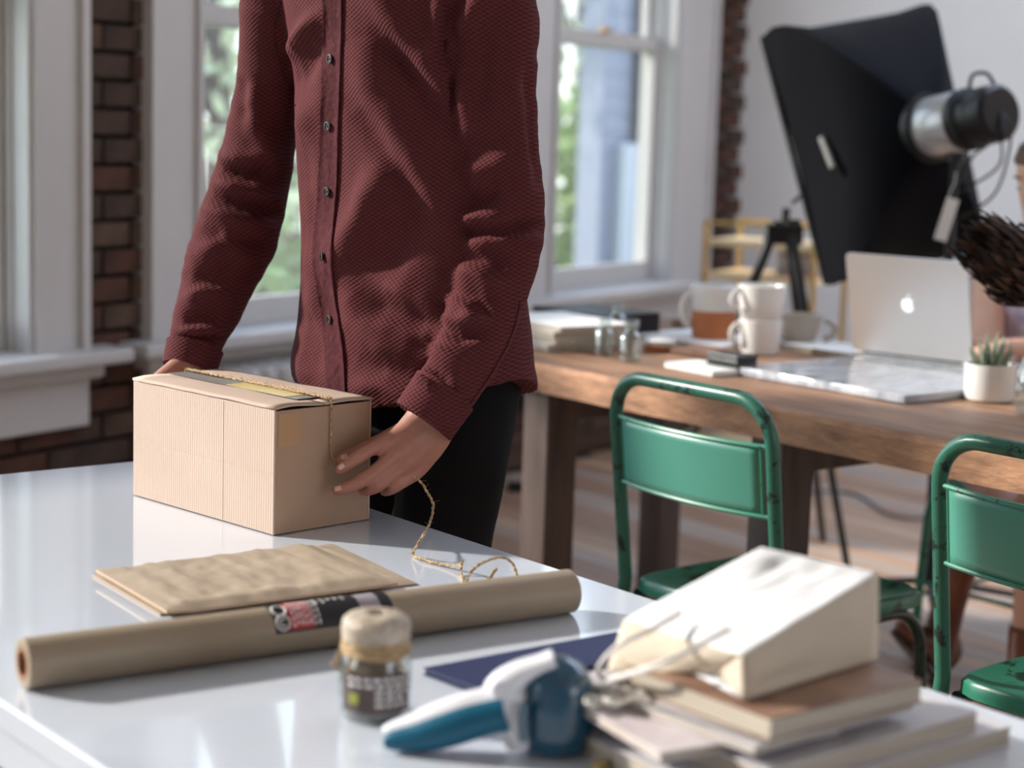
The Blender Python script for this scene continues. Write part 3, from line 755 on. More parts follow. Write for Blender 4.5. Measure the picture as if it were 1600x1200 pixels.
book('book', 'topmost book with brown cover directly under the paper bag', 1.075, 1.266, 1.00, 1.19, .7765, .797, M_cover, 4, 0)

# ------------------------------------------------------------------ white paper bag
A_ = H(1190, 855, .892); B_ = D(1373, 895, 1.612); C1 = H(1159, 1024, .835); D1 = H(975, 968, .822)
B0 = H(1372, 1030, .7995); C0 = H(1163, 1094, .7995); L1 = H(1118, 1052, .803); L2 = H(948, 1048, .790)
A0 = Vector((A_.x+.01, A_.y+.02, .7985)); D0 = Vector((D1.x, D1.y+.03, .7985))
r = thing('paper_bag', 'white paper carrier bag lying on its side on the book stack', 'bag', (B0+C0).to_tuple()[:0]+(((B0+C0)/2).x, ((B0+C0)/2).y, .7985), 0)
def patch(name, a, b, c, d, mt, n=20, amp=.002, seed=0, solid=.0006):
    def f(u, v):
        p = a.lerp(b, u).lerp(d.lerp(c, u), v); nn = (b-a).cross(d-a).normalized()
        e = min(1, min(u, 1-u)*8)*min(1, min(v, 1-v)*8)
        return p+nn*amp*e*(noise.noise((u*3, v*3, seed))+.5*noise.noise((u*8, v*6, seed+4)))
    return MB().grid(f, n, n).build(name, mt, r, solid=solid, keep=True)
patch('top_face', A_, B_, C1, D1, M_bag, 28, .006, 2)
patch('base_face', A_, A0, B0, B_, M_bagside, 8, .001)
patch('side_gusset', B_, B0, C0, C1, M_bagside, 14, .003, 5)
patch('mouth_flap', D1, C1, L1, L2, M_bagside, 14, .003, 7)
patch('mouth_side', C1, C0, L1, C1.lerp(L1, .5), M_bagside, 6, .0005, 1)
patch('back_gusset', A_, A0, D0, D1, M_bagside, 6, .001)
patch('bottom_face', A0, B0, C0, D0, M_bag, 6, .0003)
def handle(pts):
    MB().tube(wob([H(*p) for p in pts], 50, .0006, 4), .0026, 8).build('handle', mat('paper_cord', (222, 216, 212), .8, var=.2, vscale=80), r, keep=True)
handle([(1062, 958, .845), (1015, 985, .838), (975, 1003, .830), (948, 1026, .812), (935, 1048, .787), (945, 1062, .777), (975, 1060, .785)])
handle([(1137, 983, .855), (1085, 1012, .850), (1030, 1038, .838), (985, 1053, .815), (955, 1062, .797), (950, 1074, .782), (985, 1078, .780)])
q = H(975, 1085, .782)
r2 = thing('silver_trinket', 'small crumpled silvery ribbon lying by the bag handles', 'ribbon', (q.x, q.y, .7720), 0)
m = MB()
for k in range(12):
    c = Vector((random.uniform(-.03, .022), random.uniform(-.008, .014), .004)); rr_ = random.uniform(.004, .009); M = Matrix.Rotation(random.uniform(0, PI), 3, 'Z') @ Matrix.Rotation(random.uniform(-.7, .7), 3, 'X')
    R = []
    g = MB().grid(lambda u, v: c+M @ Vector((rr_*1.4*math.cos(2*PI*u), rr_*math.sin(2*PI*u), (v-.5)*.004))+Vector((0, 0, .002)), 14, 1); m.add(g.v, g.f)
m.build('ribbon_loops', mat('silver_ribbon', (238, 234, 224), .2, metal=.3), r2)
# pen
a = H(932, 1194, .726); b = H(1032, 1172, .726); d_ = (b-a)
a = a-Vector((0, 0, 0)); 
r2 = thing('pencil', 'dark pencil with brass ferrule lying at the bottom edge beside the dispenser', 'pencil', (a.x, a.y, .7203), math.atan2(d_.y, d_.x))
MB().tube([(0.012, 0, .004), (d_.length, 0, .004)], .0036, 6).build('barrel', mat('pencil_barrel', (60, 46, 42), .5), r2, False)
MB().tube([(-.004, 0, .004), (.012, 0, .004)], .0039, 12).build('ferrule', M_pencil, r2)
# ------------------------------------------------------------------ things on the rustic table
WZ = WT+.0004
def at(px, py, z=WT): v = H(px, py, z); return v.x, v.y
def stuffpaper(name, label, cat, group, c, z0, z1, mc=M_paper, mp=M_pages, cover=False):
    ce = sum(c, Vector())/4; r = thing(name, label, cat, (ce.x, ce.y, z0), 0, group)
    slab('page_block', c, z0, z1-.001, mp, r, .01); slab('top_sheet', c, z1-.001, z1, mc, r); return r
def quad(cx, cy, lx, ly, a):
    return [Vector((cx+dx*math.cos(a)-dy_*math.sin(a), cy+dx*math.sin(a)+dy_*math.cos(a), 0)) for dx, dy_ in ((-lx/2, -ly/2), (lx/2, -ly/2), (lx/2, ly/2), (-lx/2, ly/2))]
v = T(2.76, 3.31); zz = WZ
for k, (th_, lb) in enumerate(((.016, 'bottom'), (.014, 'second'), (.016, 'third'), (.012, 'top'))):
    c = quad(v.x+.004*k, v.y-.003*k, .21, .29, TH+(-.05, .03, -.02, .04)[k]-.12)
    stuffpaper('paper_pad', '%s white pad of the four stacked at the table end beside the man' % lb, 'notepad', 'white pads stacked at the table end', c, zz, zz+th_); zz += th_+.0003
v = T(3.02, 3.47); stuffpaper('folder', 'black folder lying behind the stacked white pads', 'folder', None, quad(v.x, v.y, .20, .26, TH), WZ, WZ+.055, M_black2, M_black2)
v = T(3.16, 3.22); stuffpaper('paper_sheet', 'loose white papers lying behind the glass bottles', 'paper', None, quad(v.x, v.y, .24, .3, TH+.1), WZ, WZ+.006)
v = T(3.34, 3.36); stuffpaper('book', 'brown book at the far table edge behind the loose papers', 'book', None, quad(v.x, v.y, .12, .22, TH+.0), WZ, WZ+.020, M_cover, M_cover)
v = T(2.96, 2.985); stuffpaper('book', 'small brown book between the bottles and the two tone mug', 'book', None, quad(v.x-.02, v.y, .10, .13, TH+.2), WZ, WZ+.014, M_cover, M_cover)
v = Vector((at(1030, 548)[0], at(1030, 548)[1], 0))
r = thing('pebble_dish', 'small white dish with terracotta base beside the glass bottles', 'dish', (v.x, v.y, WZ))
MB().lathe([(.02, 0), (.034, .002), (.036, .014)], 28).build('base', M_terra, r)
MB().lathe([(.034, .0142), (.037, .015), (.040, .024), (.037, .027), (.02, .029), (.001, .030)], 28).build('rim', M_pot, r)
for k, (px, py, s_) in enumerate(((944, 560, 1.0), (985, 570, 1.08), (964, 538, 1.05))):
    x_, y_ = at(px, py-6)
    r = thing('glass_bottle', ('small clear glass bottle nearest the stacked pads', 'frontmost of the three small clear glass bottles', 'small clear glass bottle behind the other two')[k], 'bottle', (x_, y_, WZ), 0, 'small glass bottles')
    P = [(.001, .002), (.020, 0), (.0235, .004), (.0235, .045), (.021, .053), (.0125, .060), (.012, .068), (.0145, .070), (.0145, .076), (.011, .078), (.0105, .06), (.019, .051), (.0215, .044), (.0215, .005), (.001, .004)]
    MB().lathe([(a*s_*1.05, b*s_) for a, b in P], 28).build('body', M_glass, r)
    MB().lathe([(a*s_, b*s_) for a, b in ((.0145, .0762), (.0155, .078), (.0155, .084), (.001, .085))], 24).build('stopper', M_glass, r)
def mug(name, label, x_, y_, z, rt, rb, h, mt, ha, hr=.022, low=None, flip=False, group=None):
    r = thing(name, label, 'mug', (x_, y_, z), 0, group)
    t = .0035
    P = [(.001, .001), (rb-.003, 0), (rb, .003), (rb+(rt-rb)*.5, h*.5), (rt, h-.002), (rt-t/2, h), (rt-t, h-.002), (rb+(rt-rb)*.5-t, h*.5), (rb-t, .006), (.001, .005)]
    if low:
        k = .55; rm = rb+(rt-rb)*k
        MB().lathe([(.001, .001), (rb-.003, 0), (rb, .003), (rm, h*k)], 36).build('clay_base', M_terra, r)
        MB().lathe([(rm, h*k), (rm+.0015, h*k+.002), (rt+.001, h-.002), (rt-t/2, h), (rt-t, h-.002), (rm-t, h*k), (rb-t, .006), (.001, .005)], 36).build('glazed_body', mt, r)
    else: MB().lathe(P, 36).build('body', mt, r)
    c, s_ = math.cos(ha), math.sin(ha); Q = []
    for tt in np.linspace(-1.35, 1.35, 14):
        rad = rt-.004+hr*math.cos(tt)*1.1; zz_ = h*.56+h*.30*math.sin(tt); Q.append((c*rad, s_*rad, zz_))
    MB().tube(Q, .0055, 8, flat=1.3).build('handle', mt, r); return r
lh = math.atan2(0, -1)+.25
x_, y_ = at(1113, 532); mug('two_tone_mug', 'white glazed mug with raw terracotta lower half', x_, y_, WZ, .058, .050, .135, M_pot, lh, .026, low=True)
x_, y_ = at(1186, 552); mug('white_cup', 'lower white cup of the two stacked beside the marble board', x_, y_, WZ, .050, .044, .080, M_pot, lh, .022, group='stacked white cups')
mug('white_cup', 'upper white cup of the two stacked beside the marble board', x_, y_, WZ+.0805, .056, .047, .078, M_pot, lh+.1, .022, group='stacked white cups')
x_, y_ = at(1248, 541); mug('grey_cup', 'greyish stoneware cup with handle to the right, behind the stacked cups', x_, y_, WZ, .056, .034, .078, M_potd, -.35, .030)
v = T(2.745, 2.80); r = stuffpaper('notebook', 'black and white notebook under the black card box', 'notebook', None, quad(v.x+.005, v.y-.005, .10, .155, TH-.05), WZ, WZ+.012, M_black2, M_paper)
c = quad(v.x+.003, v.y-.003, .102, .05, TH-.05); slab('cover_band', c, .0, .0, M_lwhite, r)
bpy.data.objects.remove(r.children[-1])
v2 = v+E2*.045; slab('white_cover_half', quad(v2.x+.004, v2.y-.004, .101, .06, TH-.05), WZ+.012, WZ+.0125, M_paper, r)
v = T(2.79, 2.76); r = thing('card_box', 'small black box resting on the black and white notebook', 'box', (v.x, v.y, WZ+.0130), TH)
MB().box(-.03, .03, -.045, .045, 0, .016).build('base', M_black2, r, False, bevel=.002); MB().box(-.031, .031, -.046, .046, .0161, .026).build('lid', M_black2, r, False, bevel=.002)
v = T(3.28, 2.95); stuffpaper('notebook', 'white notebook lying behind the grey cup next to the laptop', 'notebook', None, quad(v.x+.03, v.y-.05, .16, .22, TH), WZ, WZ+.014)
# marble board
r = thing('marble_board', 'pale grey marble board on the rustic table under the laptop', 'board', T(3.085, 2.505, WZ), TH)
m = MB()
pl = [(-.325+.006*noise.noise((k, 1, 0)), -.235+.47*k/12) for k in range(13)]
m.prism([(a+.004*noise.noise((a*30, b*30, 0)), b) for a, b in ([(-.32, -.235+.47*k/10) for k in range(11)][::-1]+[(.32, -.235), (.32, .235)][0:2])], 0, .016)
m.build('stone_slab', M_marble, r, False, bevel=.002)
for a, b in ((-.29, -.2), (-.29, .2), (.29, -.2), (.29, .2)): pass
# laptop
bl = H(1333, 547, WZ+.026); br = H(1521, 569, WZ+.026)
w = (br-bl).length; ex = (br-bl).normalized(); ey = Vector((-ex.y, ex.x, 0))   # ey points away from the camera
hz = WZ+.0168
hin = (bl+br)/2
r = thing('laptop', 'open silver laptop with glowing emblem on its lid, standing on the marble board', 'laptop', (hin.x, hin.y, hz), math.atan2(ex.y, ex.x))
MB().box(-w/2, w/2, .004, .212, 0, .010).build('base', M_lid, r, False, bevel=.003)
for i in range(5):
    for j in range(12):
        pass
MB().box(-w/2+.03, w/2-.03, .025, .125, .0101, .0112).build('keyboard', M_black2, r, False)
MB().tube([(-w/2+.03, .003, .010), (w/2-.03, .003, .010)], .004, 8).build('hinge', M_black2, r)
tilt = math.radians(14); LH = .226
def LP(u, hh, off=0): return Vector((u, -math.sin(tilt)*hh-math.cos(tilt)*off, .012+math.cos(tilt)*hh-math.sin(tilt)*off))
m = MB(); rc = .012; R = []
ol = []
for cx_, cy_, a0 in ((w/2-rc, LH-rc, 0), (-w/2+rc, LH-rc, 90), (-w/2+rc, rc, 180), (w/2-rc, rc, 270)):
    for k in range(6): a = math.radians(a0+90*k/5); ol.append((cx_+rc*math.cos(a), cy_+rc*math.sin(a)))
R = [[LP(u*s_, LH/2+(h_-LH/2)*s_, o_) for u, h_ in ol] for s_, o_ in ((1, -.001), (1, .003), (.995, .0045))]
m.rings(R); ld = m.build('lid', M_lid, r, True, ang=20)
def apple():
    P = []
    for k in range(72):
        t = 2*PI*k/72; c, s_ = math.cos(t), math.sin(t)
        rx = 1.0*c*(1+.06*s_); ry = s_*1.02
        d_ = .20*math.exp(-(c/.28)**2)*(1 if s_ > 0 else .55)*(1 if s_ > 0 else 1)
        y = ry-(d_ if s_ > 0 else -d_*.7)
        x = rx*(1-.10*max(0, -s_)**1.5)
        q = Vector((x, y)); bc = Vector((1.12, .18)); dd = q-bc
        if dd.length < .48: q = bc+Vector((-math.sqrt(max(0, .48**2-dd.y**2)), dd.y))
        P.append((q.x, q.y))
    return P
S = .0150
def lg(poly):
    n = len(poly); hh = LH*.52
    a = [LP(x*S, hh+y*S*1.05, .0046) for x, y in poly]+[LP(x*S, hh+y*S*1.05, .0050) for x, y in poly]
    ce = len(a); cx = sum((q for q in a[n:2*n]), Vector())/n
    return MB().add(a+[cx], [(k, (k+1) % n, n+(k+1) % n, n+k) for k in range(n)]+[(n+k, n+(k+1) % n, 2*n) for k in range(n)])
m = lg(apple()); leaf = [(.0+.0, 1.12), (.05, 1.38), (.22, 1.55), (.40, 1.60), (.36, 1.36), (.22, 1.18)]; m2 = lg(leaf); m.add(m2.v, m2.f)
m.build('lid_emblem', M_logo, ld, False)
# succulent
x_, y_ = at(1545, 625)
r = thing('potted_succulent', 'small spiky succulent in a white ribbed pot on the rustic table', 'plant', (x_, y_, WZ))
R = []
for rr_, z in ((.040, 0), (.0455, .002), (.0475, .010), (.049, .052), (.0505, .066), (.0505, .072), (.047, .072), (.0455, .060)):
    R.append([Vector(((rr_+(.0007*math.cos(k*PI) if .005 < z < .062 else 0))*math.cos(2*PI*k/72), (rr_+(.0007*math.cos(k*PI) if .005 < z < .062 else 0))*math.sin(2*PI*k/72), z)) for k in range(72)])
MB().rings(R).build('pot', M_pot, r)
MB().lathe([(.001, .063), (.0455, .062)], 24).build('soil', M_soil, r)
for k in range(26):
    a = k*2.4; ring = k/26; tilt_ = .12+.75*ring; ln = .078-.030*ring+random.uniform(-.006, .006); b0_ = Vector((math.cos(a), math.sin(a), 0))*(.004+.022*ring)
    P = []; Rr = []
    for i in range(8):
        t = i/7; an = tilt_*(1-.35*t)
        P.append(b0_+Vector((math.cos(a)*math.sin(an)*ln*t, math.sin(a)*math.sin(an)*ln*t, .062+math.cos(an)*ln*t))); Rr.append(.0062*(1-t)**.75+.0003)
    MB().tube(P, Rr, 7, flat=.55).build('leaf', M_leaf, r)
# glass vase with dried flower
x_, y_ = at(1622, 650)
r = thing('glass_vase', 'clear glass vase at the right edge of the rustic table holding a dried flower', 'vase', (x_, y_, WZ))
MB().lathe([(.001, .003), (.036, 0), (.042, .006), (.046, .05), (.045, .085), (.036, .108), (.026, .118), (.024, .150), (.029, .156), (.026, .155), (.0215, .149), (.023, .117), (.034, .106), (.043, .084), (.044, .05), (.040, .008), (.001, .006)], 36).build('body', M_glass, r)
dep = y_
def vflower(base, tip, R0, n, label, seed):
    random.seed(seed)
    ax = (tip-base).normalized(); L_ = (tip-base).length
    rt = thing('dried_flower', label, 'flower', (x_, y_, WZ+.007))
    o = Vector((x_, y_, WZ+.007))
    MB().tube([Vector((0, 0, 0)), Vector((.004, 0, .08)), Vector((.0, 0, .15)), (base-o)*.9, base-o], .0028, 8).build('stem', M_dried, rt)
    u = ax.orthogonal().normalized(); v_ = ax.cross(u)
    MB().rings([[(base-o)+ax*t+(u*math.cos(2*PI*k/14)+v_*math.sin(2*PI*k/14))*rr_ for k in range(14)] for t, rr_ in ((-.006, .004), (0, .010), (.02, R0*.45), (L_*.45, R0*.55), (L_*.62, R0*.35), (L_*.66, .001))]).build('flower_head', M_dried, rt)
    for k in range(n):
        a = k*2.399; lev = (k/n)
        dirn = u*math.cos(a)+v_*math.sin(a); st = (base-o)+ax*(L_*.05+L_*.35*lev)+dirn*(.008+R0*.3*lev)
        ln = L_*(.45+.30*lev)*random.uniform(.85, 1.15); w_ = random.uniform(.006, .011)
        side_ = ax.cross(dirn).normalized(); spread = 1.0-.8*lev; cl = random.uniform(-.35, .5)
        g = MB(); P = []
        for i in range(7):
            t = i/6; ww = w_*math.sin(PI*min(1, t*.8+.15))**.8*(1 if t < .95 else .3)
            c = st+ax*(ln*t)+dirn*(R0*spread*math.sin(t*1.7+cl)*1.0+.004*noise.noise((k, t*3, 0)))
            P.append([c-side_*ww+dirn*.002, c, c+side_*ww+dirn*.002])
        vs = [q for row in P for q in row]; fs = [(i*3+j, (i+1)*3+j, (i+1)*3+j+1, i*3+j+1) for i in range(6) for j in range(2)]
        g.add(vs, fs).build('petal', random.choice((M_dried, M_dried, M_dtip)), rt, solid=.0008)
vflower(D(1650, 455, dep-.0), D(1530, 375, dep-.03), .072, 150, 'large dark dried flower head leaning left out of the vase', 3)

# ------------------------------------------------------------------ radiator behind the man, floor things
rp_ = W(-3.12, .17, 0)
r = thing('radiator', 'white cast iron radiator below the window behind the man', 'radiator', (rp_.x, rp_.y, 0), wrot)
for k in range(13):
    xx = -.42+k*.07
    MB().box(xx, xx+.055, -.07, .07, .08, .55).build('section', M_trim, r, True, bevel=.02)
MB().tube([(-.42, 0, .5), (.48, 0, .5)], .018, 10).build('pipe', M_trim, r); MB().tube([(-.42, 0, .13), (.48, 0, .13)], .018, 10).build('pipe', M_trim, r)
for xx in (-.4, .45): MB().box(xx-.02, xx+.02, -.06, .06, 0, .09).build('foot', M_trim, r, False)
q = H(823, 725, 0)
q = D(823, 690, 6.35)
r = thing('floor_clamp', 'black metal stand base on the floor under the far end of the rustic table', 'stand', (q.x, q.y, 0), 0)
MB().box(-.05, .06, -.03, .03, .30, .345).build('top_bar', M_black2, r, False, bevel=.006); MB().box(.03, .065, -.03, .03, 0, .30).build('upright', M_black2, r, False, bevel=.004)
MB().box(-.06, .10, -.05, .05, 0, .02).build('base', M_black2, r, False, bevel=.003)
pts = [H(*p, .006) for p in ((1180, 780), (1240, 772), (1290, 768), (1330, 770), (1360, 785), (1385, 802), (1430, 810), (1500, 803), (1560, 795))]
tag(MB().tube(wob(pts, 50, 0), .006, 8).build('floor_cable', M_cable), 'grey cable curving over the wooden floor beside the chairs', 'cable')

# ------------------------------------------------------------------ brass shelf, tripod, blue board
cx_, cy_ = D(1215, 400, 6.7).x, 6.7
ra = math.atan2(WN.y, WN.x)
r = thing('brass_shelf', 'brass framed shelf unit in the corner behind the tripod', 'shelf', (cx_, cy_+.05, 0), ra)
ws, ds, hs_ = .215, .14, .94
for a in (-ws, ws):
    for b in (-ds, ds): MB().box(a-.009, a+.009, b-.009, b+.009, 0, hs_).build('post', M_brass, r, False, bevel=.002)
for zz in (.12, .42, .74, .86):
    MB().box(-ws, ws, -ds, ds, zz-.012, zz+.012).build('shelf_board', mat('shelf_oak', (242, 218, 176), .35), r, False, bevel=.002)
for b in (-ds, ds): MB().box(-ws, ws, b-.006, b+.006, hs_-.012, hs_).build('top_rail', M_brass, r, False)
fwd = Vector((WN.x, WN.y, 0)); sd_ = Vector((-WN.y, WN.x, 0))
cols = [((188, 96, 84), 'red'), ((120, 140, 186), 'blue'), ((226, 220, 214), 'white'), ((206, 170, 140), 'tan')]
zz = .7525
for k, (cc, nm_) in enumerate(cols):
    o_ = Vector((cx_, cy_+.05, 0))+fwd*.13
    bk = thing('book', '%s book lying flat on the brass shelf behind the softbox edge' % nm_, 'book', (o_.x, o_.y, zz), ra+random.uniform(-.06, .06), 'books lying on the brass shelf')
    mm = mat('shelf_book_'+nm_, cc, .6); MB().box(-.075, .075, -.1, .1, 0, .004).build('back_cover', mm, bk, False); MB().box(-.073, .072, -.098, .098, .004, .018).build('page_block', M_pages, bk, False); MB().box(-.075, .075, -.1, .1, .018, .022).build('front_cover', mm, bk, False); zz += .0225
td = 5.35
hx = D(1228, 315, td)
r = thing('camera_tripod', 'black camera tripod standing between the shelf and the softbox', 'tripod', (hx.x, hx.y, 0))
def Q(px, py, d_): v = D(px, py, d_); return Vector((v.x-hx.x, v.y-hx.y, v.z))
MB().tube([Q(1226, 350, td), Q(1229, 325, td)], .012, 10).build('centre_column', M_black2, r)
MB().box(-.055, .05, -.04, .04, Q(0, 343, td).z, Q(0, 312, td).z).build('head', M_black2, r, False, bevel=.006)
MB().tube([Q(1238, 318, td), Q(1258, 300, td)], .006, 8).build('pan_handle', M_black2, r); MB().box(.0, .045, -.02, .02, Q(0, 318, td).z, Q(0, 304, td).z).build('mount_plate', M_black2, r, False, bevel=.004)
zt = Q(1226, 345, td).z
for a in (PI*.95, -PI*.32, PI*.30):
    u_ = Vector((math.cos(a), math.sin(a), 0))
    p0 = u_*.02+Vector((0, 0, zt)); p3 = u_*.36; pm = p0.lerp(p3, .45)
    lg_ = MB().tube([p0, pm], .0150, 10).build('leg', M_black2, r); MB().tube([pm, p3+Vector((0, 0, .01))], .0105, 8).build('lower_section', M_black2, lg_); MB().tube([p0.lerp(p3, .42), p0.lerp(p3, .47)], .0175, 10).build('clamp', M_black2, lg_)
bbp = W(-.02, 1.35, 0)
r = thing('foam_board', 'pale blue foam board leaning on the white wall under the softbox', 'board', (bbp.x, bbp.y, 0), ra)
MM = Matrix.Rotation(math.radians(7), 4, 'X')
MB().box(-.34, .34, -.010, .0, 0, .80, Matrix.Translation((0, -.125, 0)) @ MM.inverted()).build('panel', M_blueboard, r, False)

# ------------------------------------------------------------------ softbox on stand
cA = D(1191, 60, 5.35); cDc = D(1412, 22, 5.62); cC = D(1512, 392, 5.45); cB = D(1290, 442, 5.15)
ap = D(1452, 200, 4.86); hd = (D(1572, 165, 4.62)-D(1450, 192, 4.86)).normalized()
base_ = D(1496, 240, 4.82)
r = thing('softbox_light', 'large black softbox with silver flash head on a stand behind the laptop', 'studio light', (base_.x, base_.y, 0))
off = Vector((base_.x, base_.y, 0))
def rect(t):   # t 0 front .. 1 back, rounded quads bulging outwards
    u = hd.cross(Vector((0, 0, 1))).normalized(); v_ = hd.cross(u).normalized(); R = []
    cs = [cA, cB, cC, cDc]; ctr = sum(cs, Vector())/4
    for i in range(4):
        a, b = cs[i], cs[(i+1) % 4]
        for k in range(10):
            f = k/10; q = a.lerp(b, f)
            bow = math.sin(PI*f)
            out = (q-ctr).normalized()
            q = q+out*bow*(.035 if i == 2 else (-.012 if i in (0,) else .004))
            ang_ = None
            dv = q-ctr; back = ap+ (dv-hd*dv.dot(hd)).normalized()*.085
            s_ = (1-t)
            w_ = t
            # curved rods: leaves the rim steeply then runs to the ring
            p = q.lerp(back, w_)
            bulge = math.sin(PI*min(1, w_))*(.16-.10*bow)
            p = p+(dv-hd*dv.dot(hd)).normalized()*bulge*.9 - Vector((0, 0, 0))
            R.append(p-off)
    return R
MB().rings([rect(t) for t in (0, .02, .10, .22, .36, .5, .65, .8, .92, 1)], caps=False).build('fabric_shell', M_black, r, True, ang=35)
cs = [q-off for q in (cA, cB, cC, cDc)]
ctr = sum(cs, Vector())/4
mm = MB().grid(lambda u, v: (cs[0].lerp(cs[1], u).lerp(cs[3].lerp(cs[2], u), v)-ctr)*.97+ctr+hd*.02, 6, 6); mm.build('diffuser', mat('diffuser_white', (220, 220, 220), .8), r, solid=.002)
rm = MB()
for i in range(4): rm.tube([cs[i], cs[(i+1) % 4]], .008, 6)
rm.build('rim_binding', M_black2, r)
c0 = D(1286, 222, 5.02)-off
q0 = D(1284, 215, 5.03)-off; q1 = D(1302, 262, 4.98)-off
apo = ap-off; u = hd.cross(Vector((0, 0, 1))).normalized(); v_ = hd.cross(u).normalized()
def hring(dst, rad, n=32): return [apo+hd*dst+(u*math.cos(2*PI*k/n)+v_*math.sin(2*PI*k/n))*rad for k in range(n)]
MB().rings([hring(-.03, .085), hring(-.0, .092), hring(.012, .090), hring(.013, .07)]).build('mounting_ring', M_black2, r)
MB().rings([hring(-.01, .074), hring(.02, .078), hring(.12, .078), hring(.128, .072)]).build('flash_housing', M_silver, r)
MB().rings([hring(.128, .070), hring(.135, .080), hring(.155, .080), hring(.160, .070), hring(.200, .070), hring(.21, .074), hring(.25, .072), hring(.262, .060), hring(.262, .01)]).build('rear_housing', M_black2, r)
hp_ = [apo+hd*.23+Vector((0, 0, .07)), apo+hd*.20+Vector((0, 0, .105)), apo+hd*.15+Vector((0, 0, .11)), apo+hd*.14+Vector((0, 0, .078))]
MB().tube(wob(hp_, 14, 0), .005, 8).build('carry_handle', M_black2, r)
pj = D(1494, 222, 4.80)-off
MB().tube([pj+Vector((0, 0, .04)), pj-Vector((0, 0, .05))], .026, 14).build('bracket', M_black2, r)
MB().tube([pj+Vector((-.0, -.05, -.01)), pj+Vector((0, .0, -.01))], .012, 12).build('clamp_knob', M_silver, r)
MB().tube([(pj.x, pj.y, .1), (pj.x, pj.y, pj.z-.4)], .017, 12).build('stand_pole', M_black2, r); MB().tube([(pj.x, pj.y, pj.z-.4), (pj.x, pj.y, pj.z-.04)], .0125, 12).build('upper_pole', M_black2, r)
for a in (.4, 2.5, 4.6):
    MB().tube([(pj.x, pj.y, .10), (pj.x+.42*math.cos(a), pj.y+.42*math.sin(a), .01)], .010, 8).build('leg', M_black2, r)
for k, (a_, b_) in enumerate((((1552, 195), (1560, 260)), ((1568, 200), (1556, 300)), ((1540, 205), (1520, 245)))):
    s0 = D(*a_, 4.62)-off; s1 = D(*b_, 4.7)-off; s2 = D(1500, b_[1]+40, 4.79)-off
    MB().tube(wob([apo+hd*.262, s0+Vector((.02, 0, -.02)), s1, s2], 24, 0), .0035, 6).build('power_cable', M_black2, r)
tagm = MB().box(-.016, .016, -.001, .001, -.055, .055, Matrix.Translation(D(1479, 343, 4.70)-off) @ Matrix.Rotation(.25, 4, 'Y')); tagm.build('swing_tag', M_paper, r, False)
MB().tube([D(1480, 312, 4.70)-off, D(1492, 285, 4.76)-off, D(1494, 262, 4.80)-off], .0015, 4).build('tag_string', M_lwhite, r)
m = MB(); m.tube([q0, q1], .010, 8); m.build('side_zip', M_greytape, r)

# ------------------------------------------------------------------ outside
g = MB(); g.grid(lambda u, v: tuple(W(-30+45*u, -.4-40*v, -.6)), 6, 6); tag(g.build('lawn', M_grass), kind='structure')
def tree(name, label, s, n, h, rad, mt, leaves, seed, trunk=True, low=.35, group='trees and shrubs in the garden'):
    random.seed(seed); b = W(s, n, -.6)
    r = thing(name, label, 'tree' if trunk else 'shrub', b, 0, group)
    if trunk:
        m = MB(); m.tube([(0, 0, 0), (.06, .02, h*.4), (-.05, .05, h*.75)], [.13, .09, .04], 8)
        for k in range(7):
            a = random.uniform(0, 6.3); z = h*random.uniform(.3, .65); m.tube([(0, 0, z), (math.cos(a)*rad*.4, math.sin(a)*rad*.4, z+h*.12), (math.cos(a)*rad*.8, math.sin(a)*rad*.8, z+h*.2)], [.045, .03, .012], 6)
        m.build('trunk', M_bark, r)
    vs = []; fs = []
    cl = [(random.gauss(0, .45)*rad, random.gauss(0, .45)*rad, h*(low+(1-low)*random.random()), random.uniform(.2, .42)*rad) for _ in range(26)]
    for i in range(leaves):
        c = random.choice(cl); p = Vector((random.gauss(c[0], c[3]), random.gauss(c[1], c[3]), max(.1, random.gauss(c[2], c[3]))))
        a = Vector((random.gauss(0, 1), random.gauss(0, 1), random.gauss(0, 1))).normalized(); b2 = a.orthogonal().normalized(); L_ = random.uniform(.06, .13)
        k = len(vs); vs += [p-a*L_, p+b2*L_*.4, p+a*L_, p-b2*L_*.4]; fs.append((k, k+1, k+2, k+3))
    m = MB(); m.add(vs, fs); tag(m.build('foliage', mt, r, False), kind='stuff')
def SN(px, dep): v = D(px, 250, dep)-WC; return v.dot(W1), v.dot(WN)
def tr2(name, label, px, dep, *a): s_, n_ = SN(px, dep); tree(name, label, s_, n_, *a)
tr2('garden_tree', 'bright green tree outside seen past the man\'s right shoulder', 330, 12.5, 4.6, 1.35, M_fol[2], 2200, 2, True, .12)
tr2('garden_tree', 'pale leafy tree far outside the window behind the man', 455, 19, 6.0, 2.0, M_fol[2], 3600, 5)
tr2('garden_tree', 'tall green tree outside left of the pale house wall', 898, 21, 6.0, 1.5, M_fol[2], 700, 8, True, .35)
tr2('garden_shrub', 'green shrub outside below the right hand window', 905, 15.0, 1.9, .75, M_fol[0], 2200, 11, False, .1)
tr2('garden_shrub', 'low green shrub outside the window behind the man', 440, 9.0, 1.1, .6, M_fol[1], 3000, 12, False, .1)
